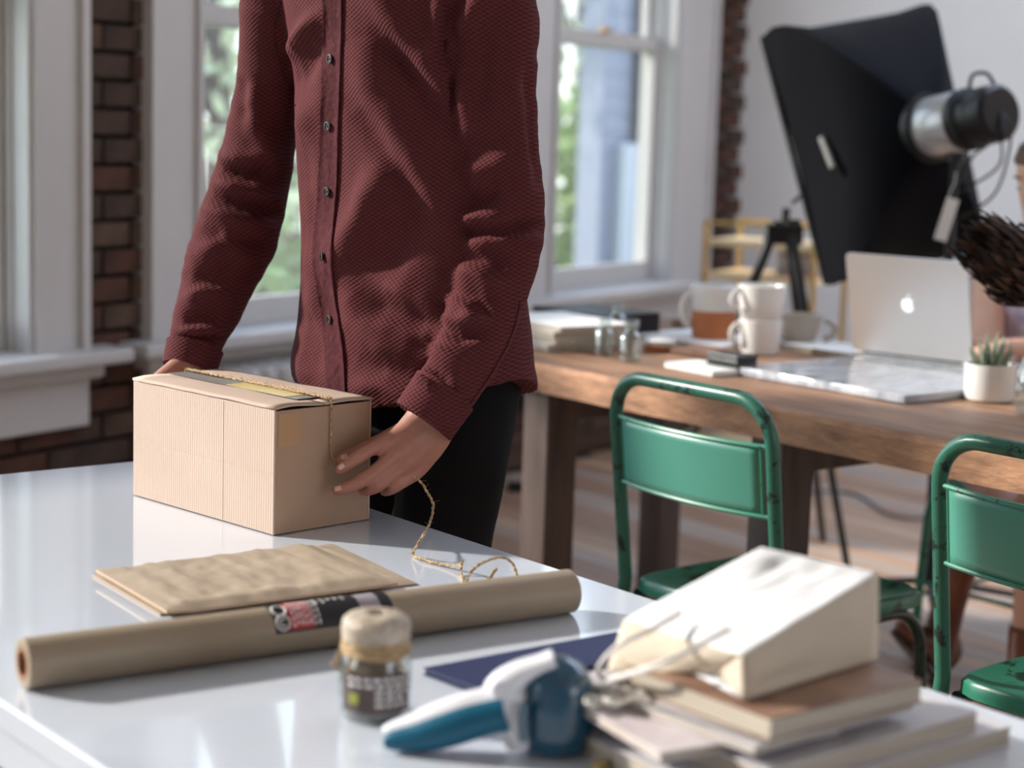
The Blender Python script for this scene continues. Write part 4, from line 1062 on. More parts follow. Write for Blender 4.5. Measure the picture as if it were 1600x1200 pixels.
# neighbouring house corner seen through the right window
d7 = 13.0
pL = D(938, 250, d7); pR = D(1006, 250, d7)
r = thing('neighbour_house', 'pale blue painted house wall close outside the right hand window', 'house', (pL.x, pL.y, -.6), math.atan2(.5, .86))
L_ = (pR-pL).length*.98
for k in range(30):
    MB().hexa([Vector(q) for q in ((0, -.012, k*.14), (L_+.05, -.012, k*.14), (L_+.05, .05, k*.14), (0, .05, k*.14), (0, 0, k*.14+.138), (L_+.05, 0, k*.14+.138), (L_+.05, .05, k*.14+.138), (0, .05, k*.14+.138))]).build('siding_board', M_siding, r, False)
MB().box(0, L_+.05, .05, .3, 0, 4.2).build('wall_core', M_siding, r, False)
MB().box(L_*.80, L_+1.6, -.08, .3, 0, 4.6).build('dark_corner_wall', M_dark, r, False)
MB().box(L_*.40, L_*.74, -.14, -.02, 0, 1.75).build('downpipe_box', mat('grey_box', (186, 192, 206), .6), r, False, bevel=.01)
p = W(-5.1, -1.5, 1.5)
# ------------------------------------------------------------------ the man
MC = D(645, 300, 2.70); MC = Vector((MC.x, MC.y, 0))
yaw = math.radians(49)
fdir = Vector((-math.sin(yaw), -math.cos(yaw), 0)); ldir = Vector((math.cos(yaw), -math.sin(yaw), 0))
def sring(px, hw_px, z, n=40, b=.62, dep=2.70, zf=None, e=2.25, da=0):
    # ellipse ring whose silhouette as seen has the given centre and half width
    y_px = 600
    # find pixel row of height z at that depth
    lo, hi = -600, 2000
    for _ in range(30):
        mid_ = (lo+hi)/2
        if D(px, mid_, dep).z > z: lo = mid_
        else: hi = mid_
    c = D(px, lo, dep); hw = hw_px/F*dep*1.0
    a = hw/math.sqrt(math.cos(yaw)**2+(b*math.sin(yaw))**2)
    out = []
    for k in range(n):
        t = 2*PI*k/n; ct, st = math.cos(t), math.sin(t)
        q = (abs(ct)**e+abs(st)**e)**(-1/e)
        p = Vector((c.x, c.y, 0))+ldir*(a*q*ct)+fdir*(a*b*q*st)
        zz = z+(zf(ct, st) if zf else 0)
        out.append(Vector((p.x, p.y, zz)))
    return out
MROOT = thing('person', 'man in maroon button-up shirt and black trousers standing behind the parcel, holding it', 'person', (MC.x, MC.y, 0), 0)
def hemz(ct, st):  # curved shirt tail: ct + = his left (camera right)
    return .055*abs(ct)**2.5 - .0
tor = [sring(600, 78, 1.545, b=.85), sring(602, 100, 1.515, b=.75), sring(606, 150, 1.49, b=.66), sring(612, 172, 1.45), sring(618, 166, 1.38), sring(622, 160, 1.30), sring(627, 165, 1.24), sring(633, 168, 1.17),
       sring(638, 170, 1.10), sring(642, 174, 1.03), sring(644, 181, .97), sring(643, 187, .92, zf=lambda c, s_: .2*hemz(c, s_)), sring(643, 191, .895, zf=lambda c, s_: .5*hemz(c, s_)), sring(643, 193, .862, zf=hemz)]
def armpath(L): return [D(px, py, d_) for px, py, d_, _ in L], [hw/F*d_ for _, _, d_, hw in L]
LA = [(700, -62, 2.60, 62), (752, -30, 2.585, 74), (770, 30, 2.575, 72), (772, 100, 2.57, 67), (777, 180, 2.56, 62), (786, 270, 2.555, 60), (791, 345, 2.55, 61), (784, 400, 2.54, 60), (768, 455, 2.53, 58), (746, 520, 2.51, 55), (716, 580, 2.49, 52), (690, 618, 2.475, 50), (664, 655, 2.465, 49)]
RA = [(500, -62, 2.80, 62), (450, -40, 2.81, 66), (436, 20, 2.82, 62), (428, 80, 2.83, 54), (418, 150, 2.835, 52), (405, 230, 2.84, 57), (385, 310, 2.84, 63), (368, 370, 2.83, 66), (348, 420, 2.82, 62), (330, 470, 2.80, 54), (313, 515, 2.775, 46), (303, 548, 2.76, 42), (297, 572, 2.75, 40)]
sh_ = MB(); sh_.rings(tor)
lp, lr = armpath(LA); rp2, rr2 = armpath(RA)
def dense(P, R, n):
    Pn = wob(P, n, 0); Rn = [float(np.interp(i/n*(len(R)-1), range(len(R)), R)) for i in range(n+1)]
    return Pn, Rn
lpd, lrd = dense(lp, lr, 60); rpd, rrd = dense(rp2, rr2, 60)
sh_.tube(lpd, lrd, 24); sh_.tube(rpd, rrd, 24)
me = remesh(sh_, .0052, 4, 'shirt')
N = len(me.vertices); co = np.empty(N*3, 'f'); me.vertices.foreach_get('co', co); co = co.reshape(-1, 3).astype(float)
no = np.empty(N*3, 'f'); me.vertices.foreach_get('normal', no) if False else None
no = np.array([v.normal for v in me.vertices])
# classification
def dist_path(co, P):
    P = np.array([list(p) for p in P]); best = np.full(len(co), 9.); par = np.zeros(len(co)); acc = 0
    for i in range(len(P)-1):
        a, b = P[i], P[i+1]; ab = b-a; L = np.linalg.norm(ab); t = np.clip(((co-a)@ab)/L**2, 0, 1); d = np.linalg.norm(co-(a+t[:, None]*ab), axis=1)
        m = d < best; best[m] = d[m]; par[m] = acc+t[m]*L; acc += L
    return best, par, acc
dl, pl_, Ll = dist_path(co, lpd[6:]); dr, pr_, Lr = dist_path(co, rpd[6:])
lrad = np.interp(pl_, np.linspace(0, Ll, len(lrd)-6), lrd[6:]); rrad = np.interp(pr_, np.linspace(0, Lr, len(rrd)-6), rrd[6:])
isL = dl < lrad*1.22; isR = dr < rrad*1.22; isT = ~(isL | isR)
def pix(co):
    v = co-np.array([0, 0, CH]); dd = v@np.array(FW); return 800+F*(v@np.array(CR))/dd, 600-F*(v@np.array(CU))/dd
PX, PY = pix(co)
view = np.array([0, 0, CH])-co; view /= np.linalg.norm(view, axis=1)[:, None]
front = np.clip((no*view).sum(1)*2.5, 0, 1)
disp = np.zeros(N)
def fold(pts, w, amp, mask, ends=.25):
    global disp
    P = np.array(pts, float); best = np.full(N, 1e9); par = np.zeros(N); acc = 0; T_ = sum(np.linalg.norm(P[i+1]-P[i]) for i in range(len(P)-1))
    X = np.stack([PX, PY], 1)
    for i in range(len(P)-1):
        a, b = P[i], P[i+1]; ab = b-a; L = np.linalg.norm(ab); t = np.clip(((X-a)@ab)/L**2, 0, 1); d = np.linalg.norm(X-(a+t[:, None]*ab), axis=1)
        m = d < best; best[m] = d[m]; par[m] = (acc+t[m]*L)/T_; acc += L
    tp = np.clip(np.minimum(par, 1-par)/ends, .0, 1)**.7
    disp += 2.0*amp*np.exp(-(best/(w*1.3))**2)*(.25+.75*tp)*mask*front
# torso folds (ridges +, valleys -)
for pts, w, a in (
    ([(575, -20), (640, 60), (700, 150), (745, 215)], 17, .011), ([(600, 60), (668, 140), (720, 200)], 14, -.008),
    ([(560, 60), (590, 160), (640, 240), (690, 330)], 22, .009), ([(560, 170), (600, 230), (650, 310)], 15, -.007),
    ([(600, 260), (575, 330), (535, 400), (520, 440)], 20, .012), ([(650, 300), (620, 380), (580, 430)], 24, -.008),
    ([(545, 430), (560, 500), (600, 540), (640, 560)], 18, .008), ([(560, 460), (620, 500), (690, 520)], 16, -.007),
    ([(600, 440), (660, 470), (700, 500)], 12, .006), ([(590, 500), (640, 520), (690, 525)], 10, .006),
    ([(560, 560), (640, 600), (700, 605)], 14, -.005), ([(545, 610), (600, 600), (650, 625)], 12, .004),
    ([(430, -10), (425, 60), (445, 120), (475, 190)], 10, .008), ([(415, -10), (410, 70), (430, 130), (462, 180)], 8, -.007),
    ([(500, 20), (455, 80), (432, 70)], 10, .009), ([(510, 60), (470, 120), (445, 150)], 12, -.006), ([(500, 150), (475, 200), (465, 280), (480, 350)], 14, .006),
    ([(500, 360), (480, 300), (478, 220)], 9, -.005), ([(470, 480), (490, 520), (500, 580)], 12, -.005), ([(465, 540), (480, 600)], 8, .004), ([(480, 380), (495, 450), (490, 500)], 12, .005),
    ([(690, -20), (680, 60), (672, 90)], 10, .008), ([(712, -20), (705, 80), (715, 150)], 9, -.010)):
    fold(pts, w, a, isT)
for pts, w, a in (
    ([(722, 60), (740, 20), (765, -20)], 14, .008), ([(718, 100), (728, 170), (735, 230)], 10, .006), ([(760, 40), (750, 130), (760, 200)], 16, -.006),
    ([(722, 235), (760, 225), (800, 210)], 12, -.005), ([(730, 265), (765, 262), (800, 250)], 12, .006),
    ([(730, 318), (760, 312), (785, 290)], 9, -.007), ([(728, 345), (760, 338), (790, 345)], 9, .010), ([(722, 362), (770, 366), (850, 352)], 7, -.010), ([(735, 376), (790, 372), (845, 372)], 10, .007),
    ([(722, 400), (760, 405), (800, 420)], 9, -.007), ([(718, 418), (750, 430), (780, 460)], 12, .008), ([(710, 460), (740, 465), (765, 495)], 10, -.006), ([(700, 470), (730, 480), (750, 520)], 10, .007),
    ([(690, 510), (720, 525), (760, 520)], 7, -.009), ([(690, 496), (720, 505), (765, 500)], 9, .006), ([(675, 545), (700, 560), (730, 575)], 9, .006), ([(665, 570), (690, 590), (700, 620)], 8, -.008), ([(652, 592), (668, 598), (680, 612)], 6, .007),
    ([(800, 120), (812, 220), (822, 300)], 12, .005), ([(825, 100), (830, 200), (840, 290)], 8, -.005)):
    fold(pts, w, a, isL)
for pts, w, a in (
    ([(345, 262), (390, 275), (430, 268)], 9, -.009), ([(350, 245), (390, 250), (440, 240)], 11, .007), ([(340, 285), (385, 298), (430, 310)], 8, .007), ([(330, 305), (380, 322), (440, 335)], 8, -.008),
    ([(322, 325), (370, 345), (430, 360)], 9, .006), ([(315, 350), (350, 372), (420, 385)], 9, -.006), ([(390, 130), (400, 200), (430, 250)], 12, .006), ([(375, 120), (385, 190)], 10, -.005), ([(310, 400), (350, 380), (400, 400)], 12, .006),
    ([(300, 430), (340, 440), (370, 420)], 12, -.006), ([(290, 470), (320, 455), (360, 460)], 10, .006), ([(285, 500), (320, 495), (350, 490)], 8, -.006), ([(280, 515), (310, 520), (350, 515)], 6, .006), ([(275, 528), (310, 532), (350, 528)], 5, -.006)):
    fold(pts, w, a, isR)
for i in range(N):
    c = co[i]
    if isL[i]: a = pl_[i]; disp[i] += .0022*noise.noise((a*38, c[0]*9, c[2]*4))+.0010*noise.noise((a*90, c[0]*30, c[2]*10))
    elif isR[i]: a = pr_[i]; disp[i] += .0026*noise.noise((a*38+9, c[0]*9, c[2]*4))+.0010*noise.noise((a*90, c[0]*30, c[2]*10))
    else: disp[i] += .0035*noise.noise((c[0]*11, c[1]*11, c[2]*5))+.0012*noise.noise((c[0]*30, c[1]*30, c[2]*18))
co2 = co+no*disp[:, None]
me.vertices.foreach_set('co', co2.astype('f').ravel()); me.update()
# light smoothing of the displaced surface
o = link('shirt', me, M_shirt, MROOT, ang=0, keep=True)
o.matrix_parent_inverse = Matrix.Translation(MROOT.location).inverted()
ms = o.modifiers.new('smooth', 'SMOOTH'); ms.iterations = 1; ms.factor = .4
SHIRT = o
bvh = BVHTree.FromPolygons([Vector(v) for v in co2], [tuple(p.vertices) for p in me.polygons])
def onshirt(px, py, off=.001):
    d_ = ray(px, py).normalized(); h = bvh.ray_cast(CAM, d_)
    if h[0] is None: return None, None
    n_ = h[1] if h[1].dot(d_) < 0 else -h[1]
    return h[0]+n_*off, n_
def inv(v): return v
def keepw(o):
    o.parent = MROOT; o.matrix_parent_inverse = Matrix.Translation(MROOT.location).inverted()
pk = [(521, -30), (521, 0), (521, 50), (520, 92), (518, 150), (516, 197), (515, 250), (513, 299), (509, 350), (505, 401), (510, 450), (518, 499), (524, 550), (527, 600), (530, 634)]
pkw = [(15.5)]*10+[14.5, 14, 15, 15, 15]
pp = wob([(a, b, 0) for a, b in pk], 120, 0); rows = []
for i, q in enumerate(pp):
    w_ = float(np.interp(i/120*14, range(15), pkw)); row = []
    ok = True
    for f, h_ in ((-1, .0004), (-.97, .0032), (-.80, .0034), (-.72, .0022), (-.3, .0030), (0, .0028), (.3, .0030), (.72, .0022), (.82, .0040), (.97, .0038), (1, .0002)):
        s_, n_ = onshirt(q.x+f*w_, q.y, h_+.0006*noise.noise((i*.35, f*2, 0)))
        if s_ is None: ok = False; break
        row.append(s_)
    if ok: rows.append(row)
# smooth rows
for _ in range(3):
    rows = [rows[0]]+[[(rows[i-1][k]+rows[i][k]*2+rows[i+1][k])/4 for k in range(11)] for i in range(1, len(rows)-1)]+[rows[-1]]
m = MB(); vs = [q for r_ in rows for q in r_]; m.add(vs, [(i*11+k, (i+1)*11+k, (i+1)*11+k+1, i*11+k+1) for i in range(len(rows)-1) for k in range(10)])
plk = m.build('placket', M_placket, None, True, ang=60, solid=0); keepw(plk)
def disc(c, n_, rad, th, mt, name, prof):
    q = n_.to_track_quat('Z', 'Y').to_matrix(); mm = MB().lathe(prof, 24, c=c, M=q); return mm
for (px, py) in ((520, 92), (516, 197), (515, 299), (508, 401), (519, 499)):
    c, n_ = onshirt(px, py, .0042)
    b_ = disc(c, n_, 0, 0, None, '', [(.001, 0), (.0056, 0), (.0066, .0009), (.0064, .0022), (.0050, .0025), (.0045, .0013), (.0006, .0013)]).build('button', M_button, None); keepw(b_)
    q = n_.to_track_quat('Z', 'Y').to_matrix(); m = MB()
    for a in (45, 135, 225, 315): m.lathe([(.0007, .0013), (.0007, .0017), (.0001, .0017)], 8, c=c+q @ Vector((.0016*math.cos(math.radians(a)), .0016*math.sin(math.radians(a)), 0)), M=q)
    m.tube([c+q @ Vector((-.0014, 0, .0019)), c+q @ Vector((.0014, 0, .0019))], .0005, 5)
    hb = m.build('button_thread', M_buttonhole, None); hb.parent = b_
# cuffs
def cuff(path, rad, t0, t1, off, name='cuff'):
    n = len(path)-1; R = []; ss = []
    i0 = int(t0*n); idx = list(range(i0, n+1))
    mm = MB(); P = [path[i] for i in idx]; Rr = [rad[i]+off for i in idx]
    d_ = (P[-1]-P[-2]).normalized(); P.append(P[-1]+d_*.004); Rr.append(Rr[-1]-.0005); P.append(P[-2]+d_*.004); Rr.append(Rr[-1]-.003); P.append(P[-4]); Rr.append(Rr[-1]-.002)
    mm.tube(P, Rr, 36, caps=False); c_ = mm.build(name, M_shirt, None); keepw(c_); return c_
cuff(lpd, lrd, .915, 1, .0032); cuff(rpd, rrd, .915, 1, .0032)
# seams: thin raised stitched lines on the sleeve and hem
def seam(pts, r_=.0009, n=60, name='seam'):
    P = [onshirt(q.x, q.y, .0008)[0] for q in wob([(a, b, 0) for a, b in pts], n, 0)]
    P = [p for p in P if p is not None]
    P = [P[0]]+[P[i] for i in range(1, len(P)) if (P[i]-P[i-1]).length < .02]
    s_ = MB().tube(P, r_, 5).build(name, M_placket, None); keepw(s_)
seam([(812, 470), (800, 520), (775, 570), (745, 615), (725, 640)])
seam([(440, 2), (428, 50), (440, 110), (462, 165)])

# trousers
tr = MB()
tr.rings([sring(652, 150, .99, b=.60), sring(655, 152, .93, b=.62), sring(655, 150, .87, b=.64), sring(652, 146, .82, b=.62), sring(650, 138, .78, b=.6)])
def legp(L): return [Vector(p) for p, _ in L], [r_ for _, r_ in L]
hipL = D(718, 560, 2.64); 
lL = [(D(722, 585, 2.65), .088), (D(717, 640, 2.65), .087), (D(706, 720, 2.65), .082), (D(695, 800, 2.655), .077), (D(689, 870, 2.66), .073), (Vector((-.095, 2.67, .50)), .066), (Vector((-.09, 2.69, .28)), .058), (Vector((-.085, 2.70, .045)), .060)]
lR = [(D(612, 585, 2.76), .088), (D(612, 640, 2.76), .087), (D(612, 720, 2.765), .082), (D(612, 800, 2.77), .077), (Vector((-.17, 2.78, .50)), .066), (Vector((-.175, 2.79, .28)), .058), (Vector((-.18, 2.80, .045)), .060)]
for L_ in (lL, lR):
    P, R_ = legp(L_); P, R_ = dense(P, R_, 40); tr.tube(P, R_, 20)
me = remesh(tr, .008, 4, 'trousers')
co_ = np.array([v.co for v in me.vertices]); nn = np.array([v.normal for v in me.vertices])
for i, v in enumerate(me.vertices):
    c = co_[i]; v.co = Vector(c)+Vector(nn[i])*(.004*noise.noise((c[0]*12, c[1]*12, c[2]*16)))
tr_o = link('trousers', me, M_pants, None, ang=0); keepw(tr_o)
# shoes
for (fx, fy) in ((-.085, 2.70), (-.18, 2.80)):
    R = []
    for t, w_, h_ in ((-.09, .020, .045), (-.085, .032, .055), (-.04, .038, .062), (.02, .040, .058), (.08, .046, .042), (.13, .046, .034), (.17, .036, .026), (.185, .015, .016)):
        c = Vector((fx, fy, 0))+fdir*t
        R.append([c+ldir*(w_*math.cos(2*PI*k/16))+Vector((0, 0, h_*.5+.003+h_*.5*math.sin(2*PI*k/16))) for k in range(16)])
    s_ = MB().rings(R).build('shoe', M_boot, None); keepw(s_)
# body
bd = MB()
def shrink(R, f): c = sum(R, Vector())/len(R); return [c+(q-c)*f for q in R]
bd.rings([shrink(q, .86) for q in tor[3:-1]])
nk = D(600, -110, 2.70); nb_ = Vector((nk.x, nk.y, 1.46)); nt_ = nb_+fdir*.035+Vector((0, 0, .15))
bd.tube([nb_-Vector((0, 0, .03)), nb_+Vector((0, 0, .06)), nt_], [.075, .060, .058], 20)
hc = nt_+fdir*.045+Vector((0, 0, .075))
tiltm = Matrix.Rotation(0, 3, 'X')
hM = Matrix((ldir, fdir, Vector((0, 0, 1)))).transposed() @ Matrix.Rotation(math.radians(-28), 3, 'X')
def hp2(x, y, z): return hc+hM @ Vector((x, y, z))
R = []
for z, w_, f_, bk in ((-.118, .012, .075, .030), (-.11, .030, .085, -.01), (-.09, .048, .088, .02), (-.06, .058, .090, .05), (-.02, .066, .090, .075), (.02, .071, .090, .092), (.05, .074, .088, .098), (.08, .068, .075, .092), (.105, .050, .05, .07), (.118, .02, .02, .03)):
    ring = []
    for k in range(24):
        t = 2*PI*k/24; s_ = math.sin(t); y = (f_ if s_ > 0 else bk)*s_
        if z < -.10: y = f_*.9+.02*s_
        ring.append(hp2(w_*math.cos(t), y, z))
    R.append(ring)
bd.rings(R)
bd.rings([[hp2(w_*math.cos(2*PI*k/10), y+.008*math.sin(2*PI*k/10), z) for k in range(10)] for y, z, w_ in ((.085, .025, .007), (.094, .005, .009), (.106, -.018, .012), (.104, -.026, .014), (.085, -.030, .012))])
for sg in (1, -1):
    bd.ball(hp2(sg*.076, -.005, .0), .008, .018, .030, 10, 8, M=hM)
    bd.ball(hp2(sg*.030, .080, .038), .024, .008, .007, 10, 6, M=hM)
bd.tube([hp2(-.022, .090, -.055), hp2(0, .096, -.053), hp2(.022, .090, -.055)], [.004, .006, .004], 8, round_ends=True)
bd.tube([hp2(-.020, .089, -.065), hp2(0, .094, -.066), hp2(.020, .089, -.065)], [.004, .007, .004], 8, round_ends=True)
# arms inside the sleeves
bd.tube(lpd[8:59], [max(.024, r_*.62) for r_ in lrd[8:59]], 16); bd.tube(rpd[8:59], [max(.024, r_*.62) for r_ in rrd[8:59]], 16)
for L_ in (lL, lR):
    P, R_ = legp(L_); bd.tube(P, [r_*.8 for r_ in R_], 14)
bd.rings([shrink(q, .8) for q in (sring(655, 150, .93, b=.6), sring(655, 150, .87, b=.62), sring(652, 140, .80, b=.6))])
def px3(L): return [D(a, b, c) for a, b, c in L]
wr = D(664, 655, 2.475)
def finger(L, R_): bd.tube(*dense(px3(L), R_, 16), 14, round_ends=True) if False else bd.tube(dense(px3(L), R_, 16)[0], dense(px3(L), R_, 16)[1], 14, round_ends=True)
# left hand (camera right): wrist, metacarpals, fingers
palm = [((690, 622, 2.47), (664, 655, 2.472), (630, 680, 2.455), (603, 692, 2.440), [.030, .028, .0175, .0125]),
        ((690, 622, 2.47), (668, 662, 2.472), (640, 695, 2.450), (614, 713, 2.436), [.030, .028, .0185, .0128]),
        ((692, 624, 2.47), (672, 672, 2.475), (652, 706, 2.455), (631, 728, 2.442), [.030, .027, .0180, .0120]),
        ((694, 626, 2.47), (678, 680, 2.480), (662, 716, 2.465), (647, 741, 2.452), [.030, .025, .0165, .0108])]
for a, b, c, d_, R_ in palm: bd.tube(dense(px3((a, b, c, d_)), R_, 14)[0], dense(px3((a, b, c, d_)), R_, 14)[1], 14, round_ends=True)
def fing(L, R_):
    P, Rr = dense(px3(L), R_, 18); bd.tube(P, Rr, 14, round_ends=True)
fing([(603, 692, 2.440), (583, 700, 2.428), (562, 712, 2.418), (545, 724, 2.420), (532, 733, 2.428)], [.0125, .0098, .0104, .0090, .0080])
fing([(614, 713, 2.436), (594, 730, 2.422), (570, 748, 2.412), (547, 760, 2.416), (526, 766, 2.428)], [.0128, .0100, .0106, .0092, .0078])
fing([(631, 728, 2.442), (612, 742, 2.428), (592, 757, 2.420), (580, 764, 2.428), (568, 767, 2.442)], [.0120, .0096, .0100, .0088, .0076])
fing([(647, 741, 2.452), (632, 752, 2.440), (617, 761, 2.434), (608, 766, 2.444), (600, 768, 2.458)], [.0108, .0084, .0088, .0078, .0068])
fing([(655, 668, 2.492), (625, 680, 2.490), (598, 690, 2.482), (570, 702, 2.470), (545, 713, 2.455), (534, 717, 2.444)], [.020, .017, .0125, .0115, .0100, .0085])
for q_, r_ in (((603, 691, 2.434), .0108), ((614, 711, 2.430), .0112), ((631, 727, 2.437), .0104), ((647, 740, 2.448), .0092)): bd.ball(D(*q_), r_, n=14, m=10)
for q_, r_ in (((562, 711, 2.4155), .0098), ((570, 747, 2.4095), .0100), ((592, 756, 2.4175), .0094)): bd.ball(D(*q_), r_, n=12, m=8)
for a_, b_ in (((604, 690, 2.431), (648, 657, 2.452)), ((615, 710, 2.427), (654, 664, 2.451)), ((632, 726, 2.434), (660, 672, 2.453)), ((648, 739, 2.445), (666, 680, 2.457))): bd.tube([D(*a_), D(*a_).lerp(D(*b_), .5)+Vector((0, .003, 0)), D(*b_)+Vector((0, .008, 0))], [.0045, .0042, .004], 8, round_ends=True)
# right hand behind the box: built in box coordinates
HB = [BX(.085, BL+.030, BH+.052), BX(.082, BL+.034, BH+.012), BX(.08, BL+.033, BH-.03)]
wr2 = rpd[-1]
def hand2(P, R_): a_, b_ = dense(P, R_, 16); bd.tube(a_, b_, 14, round_ends=True)
for i, (x_, z_) in enumerate(((.060, -.036), (.080, -.028), (.100, -.028), (.118, -.034))):
    k_ = BX(x_, BL+.030, BH+z_+.012)
    hand2([rpd[-4], wr2.lerp(k_, .35), wr2.lerp(k_, .75), k_], [.026, .024, .018, .012])
    hand2([k_, BX(x_-.002, BL+.032, BH+z_-.025), BX(x_-.004, BL+.022, BH+z_-.050), BX(x_-.004, BL+.009, BH+z_-.066)], [.0118, .0095, .0092, .0078])
hand2([wr2.lerp(BX(.05, BL+.02, BH), .3), BX(.050, BL+.026, BH-.02), BX(.038, BL+.020, BH-.04), BX(.032, BL+.009, BH-.058)], [.020, .015, .0115, .009])
me = remesh(bd, .0032, 5, 'body')
body = link('body', me, M_skin, None, ang=0); keepw(body)
# nails
bb = BVHTree.FromPolygons([v.co.copy() for v in me.vertices], [tuple(p.vertices) for p in me.polygons])
for (px, py, ux, uy) in ((533, 729, -.83, .56), (528, 763, -.97, .25), (538, 714, -.95, .3)):
    g = MB(); vs = []; ok = True
    for i in range(7):
        for j in range(7):
            f_, s_ = (i/6-.5)*2, (j/6-.5)*2
            k_ = 5.2*f_, 3.9*s_*(1-.15*f_*f_)
            x_, y_ = px+ux*k_[0]-uy*k_[1], py+uy*k_[0]+ux*k_[1]
            dd_ = ray(x_, y_).normalized(); h = bb.ray_cast(CAM, dd_)
            if h[0] is None or (h[0]-D(px, py, 2.43)).length > .03: ok = False; break
            vs.append(h[0]-dd_*.0006)
        if not ok: break
    if ok: keepw(g.add(vs, [(i*7+j, (i+1)*7+j, (i+1)*7+j+1, i*7+j+1) for i in range(6) for j in range(6)]).build('fingernail', M_nail, None))
# head details
for sg in (1, -1):
    e_ = MB().ball(hp2(sg*.030, .0725, .018), .0108, n=16, m=10).build('eye', M_eye, None); keepw(e_)
    i_ = MB().ball(hp2(sg*.030, .0805, .016), .0045, n=10, m=6).build('iris', M_iris, None); i_.parent = e_
m = MB()
for sg in (1, -1): m.tube([hp2(sg*.016, .091, .043), hp2(sg*.032, .090, .049), hp2(sg*.048, .080, .044)], [.003, .004, .002], 6)
eb = m.build('eyebrows', M_hairm, None); keepw(eb)
m = MB(); R = []
for z, w_, f_, bk in ((-.02, .074, .012, .085), (.02, .080, .02, .104), (.05, .083, .060, .110), (.08, .078, .090, .104), (.11, .060, .078, .085), (.13, .03, .035, .045), (.134, .003, .003, .003)):
    R.append([hp2(w_*math.cos(2*PI*k/40)*(1+.03*noise.noise((k, z*30, 0))), (f_ if math.sin(2*PI*k/40) > 0 else bk)*math.sin(2*PI*k/40)-.004, z+.004*noise.noise((k*.7, z*40, 3))) for k in range(40)])
hr = m.rings(R).build('hair', M_hairm, None); keepw(hr)
m = MB().lathe([(.066, 0), (.070, .02), (.074, .045), (.070, .047), (.064, .02), (.062, 0)], 32, c=nb_+Vector((0, 0, .06)))
cl_ = m.build('collar', M_placket, None); keepw(cl_)

# ------------------------------------------------------------------ the seated woman
wf = -E1; wl = -E2     # facing, her left
P0 = T(3.76, 2.645)
R_W = thing('person', 'seated woman in pale floral top and brown ankle boots behind the rustic table', 'person', (P0.x, P0.y, 0))
def wk(o): o.parent = R_W; o.matrix_parent_inverse = Matrix.Translation(R_W.location).inverted(); return o
def WP(f, l, z): return P0+wf*f+wl*l+Vector((0, 0, z))
def wring(f, l, z, a, b, n=28): return [WP(f+b*math.sin(2*PI*k/n), l+a*math.cos(2*PI*k/n), z) for k in range(n)]
bd = MB()
trs = [(-.0, 0, .47, .165, .11), (-.0, 0, .56, .155, .105), (.0, 0, .68, .125, .088), (.015, 0, .78, .135, .098), (.03, 0, .88, .150, .108), (.03, 0, .96, .165, .088), (.03, 0, 1.01, .15, .068), (.03, 0, 1.03, .07, .05)]
bd.rings([wring(*q) for q in trs])
hd_c = D(1640, 290, 4.28)
nbase = WP(.03, 0, 1.0); bd.tube([nbase, hd_c-Vector((0, 0, .09))-wf*.02], [.05, .045], 16)
wM = Matrix((wl, wf, Vector((0, 0, 1)))).transposed() @ Matrix.Rotation(math.radians(-14), 3, 'X')
def wh(x, y, z): return hd_c+wM @ Vector((x, y, z))*.96
R = []
for z, w_, f_, bk in ((-.115, .010, .075, .03), (-.105, .026, .085, -.01), (-.085, .042, .086, .02), (-.05, .055, .087, .05), (-.01, .063, .086, .075), (.03, .068, .086, .09), (.06, .068, .08, .092), (.09, .055, .06, .075), (.112, .02, .02, .03)):
    ring = []
    for k in range(24):
        t = 2*PI*k/24; s_ = math.sin(t); y = (f_ if s_ > 0 else bk)*s_
        if z < -.10: y = f_*.9+.018*s_
        ring.append(wh(w_*math.cos(t), y, z))
    R.append(ring)
bd.rings(R)
bd.rings([[wh(w_*math.cos(2*PI*k/10), y+.007*math.sin(2*PI*k/10), z) for k in range(10)] for y, z, w_ in ((.083, .022, .006), (.090, .003, .008), (.100, -.018, .010), (.097, -.025, .012), (.083, -.028, .010))])
bd.tube([wh(-.020, .086, -.052), wh(0, .091, -.050), wh(.020, .086, -.052)], [.003, .006, .003], 8, round_ends=True)
bd.tube([wh(-.018, .085, -.061), wh(0, .090, -.062), wh(.018, .085, -.061)], [.003, .007, .003], 8, round_ends=True)
for sg in (1, -1): bd.ball(wh(sg*.069, -.005, .0), .007, .016, .026, 10, 8, M=wM)
rs_ = WP(.03, -.175, .985); re = D(1538, 545, 4.27); rw = WP(.34, -.10, .80)
ls = WP(.03, .175, .985); le = WP(.10, .22, .80); lw = WP(.34, .10, .80)
for s0, e0, w0, sg in ((rs_, re, rw, -1), (ls, le, lw, 1)):
    P, R_ = dense([s0, s0.lerp(e0, .5), e0, e0.lerp(w0, .5), w0], [.046, .041, .036, .032, .023], 30); bd.tube(P, R_, 14, round_ends=True)
    fd = (wf+Vector((0, 0, -.12))).normalized(); sx_ = wl*sg
    for k in range(4):
        b0_ = w0+fd*.085+sx_*(.028-.019*k); bd.tube([w0, w0+fd*.04+sx_*(.014-.01*k), b0_], [.019, .015, .009], 10, round_ends=True)
        bd.tube([b0_, b0_+fd*.03+Vector((0, 0, .008)), b0_+fd*.055+Vector((0, 0, -.004))], [.009, .008, .0065], 10, round_ends=True)
    bd.tube([w0+fd*.02, w0+fd*.045-sx_*.03, w0+fd*.075-sx_*.042], [.014, .010, .008], 10, round_ends=True)
hR = WP(.05, -.095, .535); hL = WP(.05, .095, .535)
kR = WP(.46, -.10, .52); kL = WP(.45, .09, .52)
aR = D(1496, 893, 4.06); aL = D(1604, 1000, 3.96)
kR = D(1560, 790, 4.05); kL = D(1628, 800, 3.98)
hlR = H(1452, 1072, .0); toR = D(1394, 992, 4.02)
